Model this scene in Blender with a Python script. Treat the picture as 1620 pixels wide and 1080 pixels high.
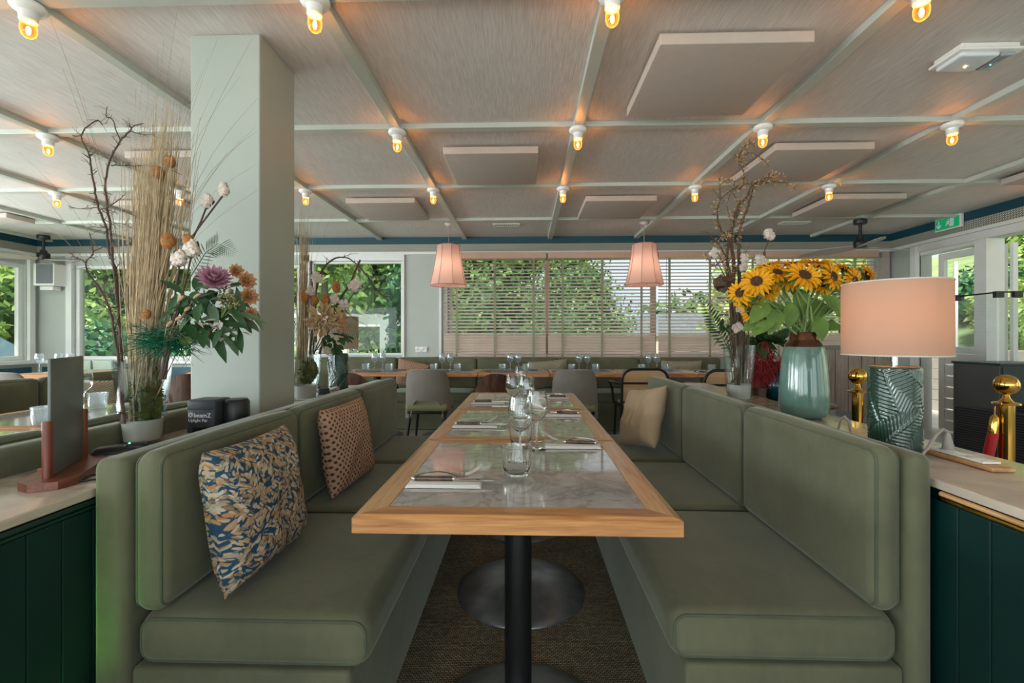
import bpy, bmesh, math, random
from mathutils import Vector, Matrix, noise as mnoise
random.seed(7)
R = random.random
def U(a, b): return a + (b - a) * random.random()
pi = math.pi; cos = math.cos; sin = math.sin
SC = bpy.context.scene
for _o in list(bpy.data.objects): bpy.data.objects.remove(_o)

# ------------------------------------------------ camera, world, light
H = 1.145; TH = 0.0292; F = 720.0
cam = bpy.data.cameras.new('camera'); camo = bpy.data.objects.new('camera', cam)
SC.collection.objects.link(camo)
camo.location = (0, 0, H); camo.rotation_euler = (pi / 2, 0, TH)
cam.sensor_width = 36; cam.lens = 16; cam.shift_y = -7 / 1620; cam.clip_start = 0.02; cam.clip_end = 300
SC.camera = camo
W = bpy.data.worlds.new('world'); SC.world = W; W.use_nodes = True
wn = W.node_tree; bg = wn.nodes['Background']
tc = wn.nodes.new('ShaderNodeTexCoord'); nz = wn.nodes.new('ShaderNodeTexNoise')
nz.inputs['Scale'].default_value = 2.2; nz.inputs['Detail'].default_value = 5
mp = wn.nodes.new('ShaderNodeMapping'); mp.inputs['Scale'].default_value = (1, 1, 2.5)
rp = wn.nodes.new('ShaderNodeValToRGB')
rp.color_ramp.elements[0].position = .38; rp.color_ramp.elements[0].color = (.66, .77, .92, 1)
rp.color_ramp.elements[1].position = .62; rp.color_ramp.elements[1].color = (.95, .96, .98, 1)
wn.links.new(tc.outputs['Generated'], mp.inputs[0]); wn.links.new(mp.outputs[0], nz.inputs[0])
wn.links.new(nz.outputs[0], rp.inputs[0]); wn.links.new(rp.outputs[0], bg.inputs[0])
bg.inputs[1].default_value = .6
sd = bpy.data.lights.new('sun', 'SUN'); sd.energy = 5.0; sd.angle = math.radians(12); sd.color = (1, .96, .88)
so = bpy.data.objects.new('sun', sd); SC.collection.objects.link(so); so.rotation_euler = (math.radians(30), math.radians(-16), 0)
def daylight(x, y, z, sx, sz, rot, w):
    a = bpy.data.lights.new('window_daylight', 'AREA'); a.shape = 'RECTANGLE'; a.size = sx; a.size_y = sz; a.energy = w; a.color = (.93, .97, 1.0)
    o = bpy.data.objects.new('window_daylight', a); SC.collection.objects.link(o); o.location = (x, y, z); o.rotation_euler = rot
# daylight stand-in: area lamps added outside the windows behind and beside the camera
for _x in (-5.6, -3.4, -1.2, 1.0, 3.3): daylight(_x, -3.75, 1.3, 2.0, 1.9, (math.pi / 2, 0, 0), 23 - 3 * _x)
for _y in (-2.45, -.85, .75, 2.35, 3.9): daylight(-7.2, _y, 1.5, 1.5, 1.35, (math.pi / 2, 0, -math.pi / 2), 62)
for _y in (-2.3, -.3, 1.85): daylight(5.2, _y, 1.35, 1.8, 1.7, (math.pi / 2, 0, math.pi / 2), 5)
SC.view_settings.view_transform = 'Standard'; SC.view_settings.look = 'None'; SC.view_settings.gamma = 1
SC.view_settings.use_curve_mapping = False; SC.view_settings.exposure = 1.0

def P(u, y):
    t = (u - 810) / F; c = cos(TH); s = sin(TH)
    return y * (t * c - s) / (c + t * s)
def Z(v, x, y):
    return H + (533 - v) / F * (y * cos(TH) - x * sin(TH))
def PX(u, x):   # y for pixel column u on plane x
    t = (u - 810) / F; c = cos(TH); s = sin(TH)
    return x * (c + t * s) / (t * c - s)

# ------------------------------------------------ helpers
def link(o): SC.collection.objects.link(o); return o
def tag(o, label=None, cat=None, group=None, kind=None):
    if label: o['label'] = label
    if cat: o['category'] = cat
    if group: o['group'] = group
    if kind: o['kind'] = kind
    return o
def thing(name, label, cat, loc=(0, 0, 0), rz=0, group=None):
    o = link(bpy.data.objects.new(name, None)); o.location = loc; o.rotation_euler = (0, 0, rz)
    o.empty_display_size = .05
    return tag(o, label, cat, group)
def dup(root, loc=None, rz=None, label=None, group=None, rot=None):
    def cp(o, par):
        c = o.copy(); SC.collection.objects.link(c)
        if par: c.parent = par
        for ch in kids.get(o.name, []): cp(ch, c)
        return c
    kids = {}
    def rec(o):
        kids[o.name] = list(o.children)
        for ch in o.children: rec(ch)
    rec(root)
    c = cp(root, None)
    if loc is not None: c.location = loc
    if rz is not None: c.rotation_euler = (0, 0, rz)
    if rot is not None: c.rotation_euler = rot
    if label: c['label'] = label
    if group: c['group'] = group
    return c

class MB:
    def __init__(s): s.v = []; s.f = []; s.m = []; s.mi = 0
    def add(s, vs, fs, M=None):
        b = len(s.v)
        if M is not None: vs = [M @ Vector(v) for v in vs]
        s.v += [tuple(v) for v in vs]
        for f in fs: s.f.append(tuple(b + i for i in f)); s.m.append(s.mi)
        return s
    def box(s, x0, x1, y0, y1, z0, z1, M=None):
        vs = [(x, y, z) for z in (z0, z1) for y in (y0, y1) for x in (x0, x1)]
        return s.add(vs, [(0, 2, 3, 1), (4, 5, 7, 6), (0, 1, 5, 4), (2, 6, 7, 3), (0, 4, 6, 2), (1, 3, 7, 5)], M)
    def bbox(s, x0, x1, y0, y1, z0, z1, r=.005, seg=2, puff=(0, 0, 0), n=1, M=None):
        vs, fs = rbox(x1 - x0, y1 - y0, z1 - z0, r, seg, n, puff)
        T = Matrix.Translation(((x0 + x1) / 2, (y0 + y1) / 2, (z0 + z1) / 2))
        return s.add(vs, fs, (M @ T) if M is not None else T)
    def tube(s, pts, r, seg=8, cap=True, closed=False):
        pts = [Vector(p) for p in pts]; n = len(pts)
        rs = r if isinstance(r, (list, tuple)) else [r] * n
        up = Vector((0, 0, 1)); rings = []; prev = None
        for i, p in enumerate(pts):
            if closed: d = pts[(i + 1) % n] - pts[i - 1]
            else: d = pts[min(i + 1, n - 1)] - pts[max(i - 1, 0)]
            d = d.normalized() if d.length > 1e-9 else Vector((0, 0, 1))
            if prev is None:
                a = d.cross(up)
                if a.length < .1: a = d.cross(Vector((1, 0, 0)))
            else:
                a = prev - d * prev.dot(d)
                if a.length < 1e-4: a = d.cross(Vector((1, 0, 0)))
            a.normalize(); b = d.cross(a); prev = a
            rings.append([p + (a * cos(2 * pi * k / seg) + b * sin(2 * pi * k / seg)) * rs[i] for k in range(seg)])
        vs = [v for rg in rings for v in rg]; fs = []
        for i in range(n if closed else n - 1):
            j = (i + 1) % n
            for k in range(seg):
                k2 = (k + 1) % seg
                fs.append((i * seg + k, i * seg + k2, j * seg + k2, j * seg + k))
        if cap and not closed:
            fs.append(tuple(range(seg))[::-1]); fs.append(tuple((n - 1) * seg + k for k in range(seg)))
        return s.add(vs, fs)
    def lathe(s, prof, seg=32, c=(0, 0, 0), fn=None, M=None):
        vs = []; fs = []
        for i, (r, z) in enumerate(prof):
            for k in range(seg):
                a = 2 * pi * k / seg; rr = r if fn is None else r + fn(a, z, i)
                vs.append((c[0] + rr * cos(a), c[1] + rr * sin(a), c[2] + z))
        for i in range(len(prof) - 1):
            for k in range(seg):
                k2 = (k + 1) % seg
                fs.append((i * seg + k, i * seg + k2, (i + 1) * seg + k2, (i + 1) * seg + k))
        return s.add(vs, fs, M)
    def ball(s, c, r, seg=10, rings=6, nz=0, M=None):
        r = (r, r, r) if not isinstance(r, (tuple, list)) else r
        vs = [(c[0], c[1], c[2] - r[2])]
        for i in range(1, rings):
            t = -pi / 2 + pi * i / rings
            for k in range(seg):
                a = 2 * pi * k / seg; d = Vector((cos(t) * cos(a), cos(t) * sin(a), sin(t)))
                q = 1 + (nz * mnoise.noise(Vector(c) * 7 + d * 2.2) if nz else 0)
                vs.append((c[0] + d.x * r[0] * q, c[1] + d.y * r[1] * q, c[2] + d.z * r[2] * q))
        vs.append((c[0], c[1], c[2] + r[2])); L = len(vs) - 1; fs = []
        for k in range(seg):
            fs.append((0, 1 + (k + 1) % seg, 1 + k)); fs.append((L, L - seg + k, L - seg + (k + 1) % seg))
        for i in range(rings - 2):
            for k in range(seg):
                a = 1 + i * seg; k2 = (k + 1) % seg
                fs.append((a + k, a + k2, a + seg + k2, a + seg + k))
        return s.add(vs, fs, M)
    def leaf(s, base, d, nrm, L, w, bend=.25, fold=.12):
        """pointed leaf of 8 faces folded along its midrib"""
        d = Vector(d).normalized(); nrm = Vector(nrm); sd = d.cross(nrm)
        if sd.length < .05: sd = d.cross(Vector((.3, .8, .4)))
        sd.normalize(); nn = sd.cross(d).normalized(); b = Vector(base); vs = []
        prof = [(0, .08), (.25, .8), (.5, 1), (.78, .66), (1, .03)]
        for t, q in prof:
            c = b + d * L * t - nn * (bend * L * t * t)
            e = sd * w * .5 * q; h = nn * (fold * w * q)
            vs += [c - e + h, c, c + e + h]
        fs = []
        for i in range(4):
            a = 3 * i
            fs += [(a, a + 1, a + 4, a + 3), (a + 1, a + 2, a + 5, a + 4)]
        return s.add(vs, fs)
    def quad(s, c, d, e):
        c = Vector(c); return s.add([c - d - e * .35, c - e * .1 + d * .0 - e * .4, c + d, c + e * .5], [(0, 1, 2, 3)])
    def poly(s, pts, t, M=None):
        """flat outline in xz (y=0) given thickness t along +y"""
        n = len(pts); vs = [(x, 0, z) for x, z in pts] + [(x, t, z) for x, z in pts]
        fs = [tuple(range(n)), tuple(range(2 * n - 1, n - 1, -1))] + [(i, i + n, (i + 1) % n + n, (i + 1) % n) for i in range(n)]
        return s.add(vs, fs, M)
    def build(s, name, mats, parent=None, smooth=True, loc=None, rot=None, ang=40, kind=None):
        me = bpy.data.meshes.new(name); me.from_pydata(s.v, [], s.f)
        for m in (mats if isinstance(mats, (list, tuple)) else [mats]): me.materials.append(m)
        if any(s.m): me.polygons.foreach_set('material_index', s.m)
        me.validate(); me.update()
        bm = bmesh.new(); bm.from_mesh(me); bmesh.ops.recalc_face_normals(bm, faces=bm.faces) if len(s.f) < 30000 else None
        bm.to_mesh(me); bm.free()
        if smooth:
            me.shade_smooth()
            try: me.set_sharp_from_angle(angle=math.radians(ang))
            except Exception: pass
        o = link(bpy.data.objects.new(name, me))
        if parent: o.parent = parent
        if loc is not None: o.location = loc
        if rot is not None: o.rotation_euler = rot
        if kind: o['kind'] = kind
        return o
def obj(name, me, parent=None, loc=(0, 0, 0), rot=(0, 0, 0)):
    o = link(bpy.data.objects.new(name, me)); o.parent = parent; o.location = loc; o.rotation_euler = rot; return o

def rbox(sx, sy, sz, r, seg=2, n=1, puff=(0, 0, 0)):
    h = (sx / 2, sy / 2, sz / 2); r = min(r, min(h) * .98)
    def axis(hh):
        inn = hh - r; L = [-hh + r * (1 - math.tan(pi / 4 * (1 - k / seg))) for k in range(seg)]
        L += [-inn + 2 * inn * k / n for k in range(n + 1)]
        L += [-x for x in reversed(L[:seg])]; return L
    A = [axis(x) for x in h]; idx = {}; vs = []; fs = []
    def vid(q):
        key = (round(q[0], 6), round(q[1], 6), round(q[2], 6))
        if key in idx: return idx[key]
        c = [max(-(h[i] - r), min(h[i] - r, q[i])) for i in range(3)]
        d = Vector([q[i] - c[i] for i in range(3)]); d = d.normalized() * r if d.length > 1e-9 else d
        p = [c[i] + d[i] for i in range(3)]
        for i in range(3):
            if puff[i]:
                a, b = [j for j in range(3) if j != i]
                w = max(0, 1 - (q[a] / h[a]) ** 2) ** .7 * max(0, 1 - (q[b] / h[b]) ** 2) ** .7
                p[i] += (q[i] / h[i]) * puff[i] * w
        idx[key] = len(vs); vs.append(tuple(p)); return idx[key]
    for ax in range(3):
        a, b = [j for j in range(3) if j != ax]
        for s in (-1, 1):
            for i in range(len(A[a]) - 1):
                for j in range(len(A[b]) - 1):
                    q = []
                    for (ia, jb) in ((i, j), (i + 1, j), (i + 1, j + 1), (i, j + 1)):
                        w = [0, 0, 0]; w[ax] = s * h[ax]; w[a] = A[a][ia]; w[b] = A[b][jb]; q.append(vid(w))
                    if len(set(q)) == 4: fs.append(tuple(q) if (s > 0) == (ax != 1) else tuple(q[::-1]))
    return vs, fs

# ------------------------------------------------ materials
def srgb(c):
    return tuple(((x / 255) / 12.92 if x / 255 <= .04045 else ((x / 255 + .055) / 1.055) ** 2.4) for x in c) + (1,)
class NT:
    def __init__(s, name):
        s.mat = bpy.data.materials.new(name); s.mat.use_nodes = True; s.t = s.mat.node_tree
        s.b = s.t.nodes['Principled BSDF']; s.out = s.t.nodes['Material Output']
    def n(s, typ, **kw):
        nd = s.t.nodes.new('ShaderNode' + typ)
        for k, v in kw.items():
            if k in nd.inputs: nd.inputs[k].default_value = v
            else: setattr(nd, k, v)
        return nd
    def l(s, a, b): s.t.links.new(a, b); return s
    def coord(s, scale=(1, 1, 1), rot=(0, 0, 0), world=False):
        if world:
            g = s.n('NewGeometry'); o = g.outputs['Position']
        else:
            g = s.n('TexCoord'); o = g.outputs['Object']
        m = s.n('Mapping'); m.inputs['Scale'].default_value = scale; m.inputs['Rotation'].default_value = rot
        s.l(o, m.inputs[0]); return m.outputs[0]
    def ramp(s, fac, stops):
        r = s.n('ValToRGB'); e = r.color_ramp.elements
        while len(e) < len(stops): e.new(.5)
        for i, (p, c) in enumerate(stops): e[i].position = p; e[i].color = c
        s.l(fac, r.inputs[0]); return r.outputs[0]
    def bump(s, h, strength=.3, dist=.002):
        b = s.n('Bump'); b.inputs['Strength'].default_value = strength; b.inputs['Distance'].default_value = dist
        s.l(h, b.inputs['Height']); s.l(b.outputs[0], s.b.inputs['Normal']); return s
def mat(name, col, rough=.5, metal=0, var=.12, vs=6, sheen=0, coat=0, bump=None, em=None, spec=.5, stretch=(1, 1, 1), trans=0, sss=0):
    """principled with a noise variation of its own colour; bump=(scale,strength,dist)"""
    m = NT(name); b = m.b; c = srgb(col)
    b.inputs['Roughness'].default_value = rough; b.inputs['Metallic'].default_value = metal
    b.inputs['Specular IOR Level'].default_value = spec
    b.inputs['Sheen Weight'].default_value = sheen; b.inputs['Sheen Roughness'].default_value = .35
    b.inputs['Coat Weight'].default_value = coat; b.inputs['Coat Roughness'].default_value = .08
    b.inputs['Base Color'].default_value = c
    if trans: b.inputs['Transmission Weight'].default_value = trans
    if sss: b.inputs['Subsurface Weight'].default_value = sss; b.inputs['Subsurface Scale'].default_value = .02
    if var:
        nzz = m.n('TexNoise', Scale=vs, Detail=4.0); m.l(m.coord(stretch), nzz.inputs[0])
        lo = tuple(x * (1 - var) for x in c[:3]) + (1,); hi = tuple(min(1, x * (1 + var)) for x in c[:3]) + (1,)
        m.l(m.ramp(nzz.outputs[0], [(.3, lo), (.7, hi)]), b.inputs['Base Color'])
    if bump:
        n2 = m.n('TexNoise', Scale=bump[0], Detail=3.0); m.l(m.coord(stretch), n2.inputs[0]); m.bump(n2.outputs[0], bump[1], bump[2])
    if em:
        b.inputs['Emission Color'].default_value = srgb(em[0]); b.inputs['Emission Strength'].default_value = em[1]
    return m.mat
def wood(name, c1, c2, axis='x', rough=.4, scale=1, coat=.2):
    m = NT(name); st = {'x': (1.5, 22, 22), 'y': (22, 1.5, 22), 'z': (22, 22, 1.5)}[axis]
    n1 = m.n('TexNoise', Scale=1.6 * scale, Detail=6.0, Distortion=1.2); m.l(m.coord(st, world=True), n1.inputs[0])
    n2 = m.n('TexNoise', Scale=9 * scale, Detail=2.0); m.l(m.coord(st, world=True), n2.inputs[0])
    mx = m.n('Math', operation='MULTIPLY_ADD'); m.l(n2.outputs[0], mx.inputs[0]); mx.inputs[1].default_value = .35; m.l(n1.outputs[0], mx.inputs[2])
    m.l(m.ramp(mx.outputs[0], [(.45, srgb(c1)), (.85, srgb(c2))]), m.b.inputs['Base Color'])
    m.b.inputs['Roughness'].default_value = rough; m.b.inputs['Coat Weight'].default_value = coat; m.b.inputs['Coat Roughness'].default_value = .15
    m.bump(n2.outputs[0], .15, .001); return m.mat
def marble(name, base, vein, rough=.08, scale=3, coat=.4, grime=0):
    m = NT(name); co = m.coord((1, 1, 1), world=True)
    n1 = m.n('TexNoise', Scale=scale, Detail=8.0, Roughness=.62, Distortion=1.6); m.l(co, n1.inputs[0])
    n2 = m.n('TexNoise', Scale=scale * 2.7, Detail=6.0, Roughness=.7, Distortion=.6); m.l(co, n2.inputs[0])
    a = m.ramp(n1.outputs[0], [(.44, srgb(base)), (.495, srgb(vein)), (.55, srgb(base))])
    b = m.ramp(n2.outputs[0], [(.35, (.72, .72, .74, 1)), (.6, (1, 1, 1, 1))])
    mx = m.n('Mix', data_type='RGBA', blend_type='MULTIPLY'); mx.inputs[0].default_value = .8
    m.l(a, mx.inputs[6]); m.l(b, mx.inputs[7]); m.l(mx.outputs[2], m.b.inputs['Base Color'])
    m.b.inputs['Roughness'].default_value = rough; m.b.inputs['Coat Weight'].default_value = coat; m.b.inputs['Coat Roughness'].default_value = .03
    return m.mat
def thin_glass(name, tint=(.96, .98, .97), refl=.9, haze=0, base=.03):
    m = NT(name); t = m.t; t.nodes.remove(m.b)
    tr = m.n('BsdfTransparent'); tr.inputs[0].default_value = tint + (1,)
    gl = m.n('BsdfGlossy'); gl.inputs['Roughness'].default_value = .02; gl.inputs[0].default_value = (refl, refl, refl, 1)
    lw = m.n('LayerWeight', Blend=.18); mt = m.n('Math', operation='MULTIPLY_ADD'); m.l(lw.outputs['Facing'], mt.inputs[0]); mt.inputs[1].default_value = .75; mt.inputs[2].default_value = base; mt.use_clamp = True
    pw = m.n('Math', operation='POWER'); m.l(lw.outputs['Facing'], pw.inputs[0]); pw.inputs[1].default_value = 1.6; m.l(pw.outputs[0], mt.inputs[0])
    mx = m.n('MixShader'); m.l(mt.outputs[0], mx.inputs[0]); m.l(tr.outputs[0], mx.inputs[1]); m.l(gl.outputs[0], mx.inputs[2])
    if haze:
        df = m.n('BsdfTranslucent'); df.inputs[0].default_value = (.9, .93, .95, 1); m2 = m.n('MixShader'); m2.inputs[0].default_value = haze
        m.l(mx.outputs[0], m2.inputs[1]); m.l(df.outputs[0], m2.inputs[2]); m.l(m2.outputs[0], m.out.inputs[0])
    else: m.l(mx.outputs[0], m.out.inputs[0])
    return m.mat
def glass(name):
    m = NT(name); m.b.inputs['Transmission Weight'].default_value = 1; m.b.inputs['Roughness'].default_value = .0; m.b.inputs['IOR'].default_value = 1.45
    m.b.inputs['Base Color'].default_value = (.98, 1, .99, 1); return m.mat
def translucent(name, col, mixf=.5, em=None):
    m = NT(name); tl = m.n('BsdfTranslucent'); tl.inputs[0].default_value = srgb(col)
    m.b.inputs['Base Color'].default_value = srgb(col); m.b.inputs['Roughness'].default_value = .8
    mx = m.n('MixShader'); mx.inputs[0].default_value = mixf
    n1 = m.n('TexNoise', Scale=300.0); m.l(m.coord((1, 1, .15)), n1.inputs[0]); m.bump(n1.outputs[0], .1, .0005)
    m.l(m.b.outputs[0], mx.inputs[1]); m.l(tl.outputs[0], mx.inputs[2]); m.l(mx.outputs[0], m.out.inputs[0])
    return m.mat

M = {}
def velvet(name, col):
    m = NT(name); c = srgb(col)
    n1 = m.n('TexNoise', Scale=3.2, Detail=5.0, Distortion=.8); m.l(m.coord(world=True), n1.inputs[0])
    n2 = m.n('TexNoise', Scale=45.0, Detail=2.0); m.l(m.coord((1, 1, .5), world=True), n2.inputs[0])
    mt = m.n('Math', operation='MULTIPLY_ADD'); m.l(n2.outputs[0], mt.inputs[0]); mt.inputs[1].default_value = .22; m.l(n1.outputs[0], mt.inputs[2])
    m.l(m.ramp(mt.outputs[0], [(.4, tuple(x * .78 for x in c[:3]) + (1,)), (.85, tuple(x * 1.2 for x in c[:3]) + (1,))]), m.b.inputs['Base Color'])
    m.b.inputs['Roughness'].default_value = .85; m.b.inputs['Sheen Weight'].default_value = .55; m.b.inputs['Sheen Roughness'].default_value = .4
    m.b.inputs['Sheen Tint'].default_value = srgb((205, 212, 205)); m.b.inputs['Specular IOR Level'].default_value = .25
    m.bump(n2.outputs[0], .12, .002); return m.mat
M['velvet'] = velvet('green_velvet', (98, 99, 78))
M['piping'] = velvet('green_piping', (82, 88, 70))
def ceil_mat():
    m = NT('ceiling_linen')
    n1 = m.n('TexNoise', Scale=1.0, Detail=3.0, Distortion=.05); m.l(m.coord((150, 10, 10), world=True), n1.inputs[0])
    n2 = m.n('TexNoise', Scale=2.0, Detail=4.0); m.l(m.coord(world=True), n2.inputs[0])
    mt = m.n('Math', operation='MULTIPLY_ADD'); m.l(n2.outputs[0], mt.inputs[0]); mt.inputs[1].default_value = .3; m.l(n1.outputs[0], mt.inputs[2])
    m.l(m.ramp(mt.outputs[0], [(.4, srgb((196, 189, 184))), (.9, srgb((222, 217, 213)))]), m.b.inputs['Base Color'])
    m.b.inputs['Roughness'].default_value = .6; m.bump(n1.outputs[0], .35, .003); return m.mat
M['ceiling'] = ceil_mat()
M['beam'] = mat('beam_paint', (190, 194, 186), .35, var=.03, bump=(40, .05, .001))
M['pillar'] = mat('pillar_paint', (164, 171, 164), .5, var=.04, vs=3, bump=(60, .06, .001))
M['wallp'] = mat('wall_paint', (180, 186, 180), .55, var=.04, vs=3, bump=(90, .06, .001))
M['white'] = mat('white_paint', (225, 226, 224), .4, var=.03)
M['whitegloss'] = mat('white_porcelain', (232, 230, 228), .15, var=.02, coat=.5)
M['teal'] = mat('teal_band_paint', (10, 66, 80), .45, var=.1)
M['wainscot'] = mat('blue_wainscot_paint', (42, 82, 100), .5, var=.1)
M['panelgreen'] = mat('dark_green_boards', (1, 39, 37), .4, var=.18, vs=4, bump=(30, .08, .001))
M['acoustic'] = mat('acoustic_panel_fabric', (188, 176, 167), .9, var=.03, vs=20, bump=(700, .2, .0006))
def frieze():
    m = NT('frieze_pattern'); co = m.coord((1, 1, 1), world=True)
    sp = m.n('SeparateXYZ'); m.l(co, sp.inputs[0])
    ad = m.n('Math', operation='ADD'); m.l(sp.outputs[0], ad.inputs[0]); m.l(sp.outputs[1], ad.inputs[1])
    cb = m.n('CombineXYZ'); m.l(ad.outputs[0], cb.inputs[0]); m.l(sp.outputs[2], cb.inputs[1])
    mp_ = m.n('Mapping'); mp_.inputs['Scale'].default_value = (26, 30, 1); mp_.inputs['Rotation'].default_value = (0, 0, pi / 4); m.l(cb.outputs[0], mp_.inputs[0])
    b = m.n('TexBrick'); b.inputs['Color1'].default_value = srgb((206, 203, 190)); b.inputs['Color2'].default_value = srgb((190, 188, 176)); b.inputs['Mortar'].default_value = srgb((92, 95, 88))
    b.inputs['Scale'].default_value = 1.0; b.inputs['Mortar Size'].default_value = .12; b.inputs['Brick Width'].default_value = 1.0; b.inputs['Row Height'].default_value = .5
    m.l(mp_.outputs[0], b.inputs[0]); m.l(b.outputs[0], m.b.inputs['Base Color']); m.b.inputs['Roughness'].default_value = .7; m.bump(b.outputs[1], -.3, .002); return m.mat
M['frieze'] = frieze()
M['blind'] = wood('blind_slat_wood', (206, 186, 172), (226, 208, 196), 'x', .4, .6)
M['blindtop'] = mat('valance_wood', (200, 168, 152), .45, var=.05)
M['tape'] = mat('ladder_tape', (150, 148, 122), .8, var=.05)
M['oakx'] = wood('oak_grain_across', (140, 82, 40), (196, 140, 84), 'x', .35)
M['oaky'] = wood('oak_grain_along', (160, 112, 66), (208, 164, 116), 'y', .35)
M['marble'] = marble('table_marble', (178, 173, 170), (152, 143, 138), .06, 4.5)
M['marble2'] = marble('ledge_marble', (192, 178, 162), (168, 152, 136), .22, 1.2, .15)
M['marble3'] = marble('grey_table_inlay', (170, 176, 186), (120, 124, 134), .2, 3, .1)
M['black'] = mat('black_metal', (24, 26, 28), .35, metal=.3, var=.1)
M['dome'] = mat('brushed_base_metal', (140, 145, 150), .38, metal=.75, var=.25, vs=14, bump=(60, .25, .002))
M['brass'] = mat('polished_brass', (214, 168, 82), .1, metal=1, var=.08)
M['steel'] = mat('polished_steel', (205, 203, 200), .14, metal=1, var=.03)
M['darkwood'] = wood('dark_striped_plywood', (36, 24, 20), (96, 66, 50), 'z', .3, .9)
M['redwood'] = wood('red_brown_wood', (96, 42, 30), (140, 70, 50), 'z', .35)
M['redwoodx'] = wood('red_brown_wood_flat', (100, 50, 36), (150, 88, 66), 'y', .35)
M['greychair'] = mat('grey_brown_upholstery', (118, 112, 104), .8, var=.12, vs=5, sheen=.3, bump=(300, .15, .0008))
M['seatgreen'] = mat('olive_seat_fabric', (122, 126, 88), .8, var=.1, sheen=.3)
M['plastic'] = mat('black_plastic', (26, 28, 31), .4, var=.05)
M['charcoal'] = mat('charcoal_plastic', (56, 60, 66), .45, var=.06, bump=(400, .1, .0005))
M['text'] = mat('white_print', (225, 228, 232), .6, var=0)
M['glass'] = glass('clear_glass')
M['thin'] = thin_glass('thin_glass', (.9, .93, .93), .8, base=.05)
M['thinback'] = thin_glass('thin_glass_far', (.86, .9, .92), 1.0, haze=.12, base=.1)
M['pane'] = thin_glass('window_pane', (.93, .96, .95), .5, base=.02)
M['plexi'] = thin_glass('clear_screen', (.93, .95, .96), .5, haze=.06)
M['ceramic_white'] = mat('off_white_liner', (205, 198, 190), .5, var=.04)
M['napkin'] = mat('white_napkin', (214, 210, 206), .85, var=.03, bump=(260, .25, .0008))
M['navy'] = mat('slate_blue_placemat', (96, 106, 124), .7, var=.1)
M['graycard'] = mat('grey_menu_card', (104, 110, 108), .35, var=.06, vs=3)
def floor_mat():
    m = NT('sisal_floor'); co = m.coord((1, 1, 1), rot=(0, 0, .0), world=True)
    b = m.n('TexBrick'); b.inputs['Color1'].default_value = srgb((182, 166, 138)); b.inputs['Color2'].default_value = srgb((134, 122, 100)); b.inputs['Mortar'].default_value = srgb((52, 46, 38))
    b.inputs['Scale'].default_value = 62; b.inputs['Mortar Size'].default_value = .09; b.inputs['Brick Width'].default_value = .9; b.inputs['Row Height'].default_value = .5
    m.l(co, b.inputs[0]); n1 = m.n('TexNoise', Scale=5.0, Detail=4.0); m.l(co, n1.inputs[0])
    mx = m.n('Mix', data_type='RGBA', blend_type='MULTIPLY'); mx.inputs[0].default_value = 1
    m.l(b.outputs[0], mx.inputs[6]); m.l(m.ramp(n1.outputs[0], [(.35, (.7, .7, .7, 1)), (.65, (1, 1, 1, 1))]), mx.inputs[7])
    m.l(mx.outputs[2], m.b.inputs['Base Color']); m.b.inputs['Roughness'].default_value = .9; m.bump(b.outputs[1], -.8, .004); return m.mat
M['sisal'] = floor_mat()
M['floor'] = mat('pale_stone_floor', (182, 177, 170), .4, var=.08, vs=2)
def leafprint():
    m = NT('leaf_print_fabric'); co = m.coord((1, 1, 1))
    n0 = m.n('TexNoise', Scale=9.0, Detail=2.0); m.l(co, n0.inputs[0])
    mxv = m.n('Mix', data_type='RGBA'); mxv.inputs[0].default_value = .05; m.l(co, mxv.inputs[6]); m.l(n0.outputs['Color'], mxv.inputs[7])
    cols = []
    for k, (rz, sc) in enumerate((((0, .7, 0), 1), ((0, -.75, 0), 1.0))):
        m0 = m.n('Mapping'); m0.inputs['Rotation'].default_value = rz; m0.inputs['Scale'].default_value = (1, 0, 1); m.l(mxv.outputs[2], m0.inputs[0])
        mm = m.n('Mapping'); mm.inputs['Scale'].default_value = (95, 1, 250); m.l(m0.outputs[0], mm.inputs[0])
        v = m.n('TexVoronoi', Scale=.62); m.l(mm.outputs[0], v.inputs[0]); cols.append(v)
    nm = m.n('TexNoise', Scale=34.0, Detail=0.0); m.l(co, nm.inputs[0]); mask = m.ramp(nm.outputs[0], [(.49, (0, 0, 0, 1)), (.51, (1, 1, 1, 1))])
    def lay(v):
        sp = m.n('SeparateColor'); m.l(v.outputs['Color'], sp.inputs[0])
        c = m.ramp(sp.outputs[0], [(0, srgb((190, 172, 140))), (.35, srgb((168, 118, 66))), (.55, srgb((186, 178, 160))), (.8, srgb((150, 140, 118))), (1, srgb((120, 84, 50)))])
        d = m.ramp(v.outputs['Distance'], [(.56, (1, 1, 1, 1)), (.64, (0, 0, 0, 1))])
        q = m.n('Mix', data_type='RGBA'); m.l(d, q.inputs[0]); q.inputs[6].default_value = srgb((20, 62, 88)); m.l(c, q.inputs[7]); return q.outputs[2]
    f = m.n('Mix', data_type='RGBA'); m.l(mask, f.inputs[0]); m.l(lay(cols[0]), f.inputs[6]); m.l(lay(cols[1]), f.inputs[7])
    m.l(f.outputs[2], m.b.inputs['Base Color']); m.b.inputs['Roughness'].default_value = .8; return m.mat
M['leafprint'] = leafprint()
def knit(name, hi, lo, sc=(62, 0, 50), thr=(.2, .38), rot=(0, pi / 4, 0)):
    m = NT(name); mm = m.coord(sc, rot)
    v = m.n('TexVoronoi', Scale=1.0, Randomness=.1); m.l(mm, v.inputs[0])
    m.l(m.ramp(v.outputs['Distance'], [(thr[0], srgb(lo)), (thr[1], srgb(hi))]), m.b.inputs['Base Color'])
    m.b.inputs['Roughness'].default_value = .9; m.bump(v.outputs['Distance'], .9, .006); return m.mat
M['knit'] = knit('honeycomb_knit', (178, 142, 118), (72, 44, 34))
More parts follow.
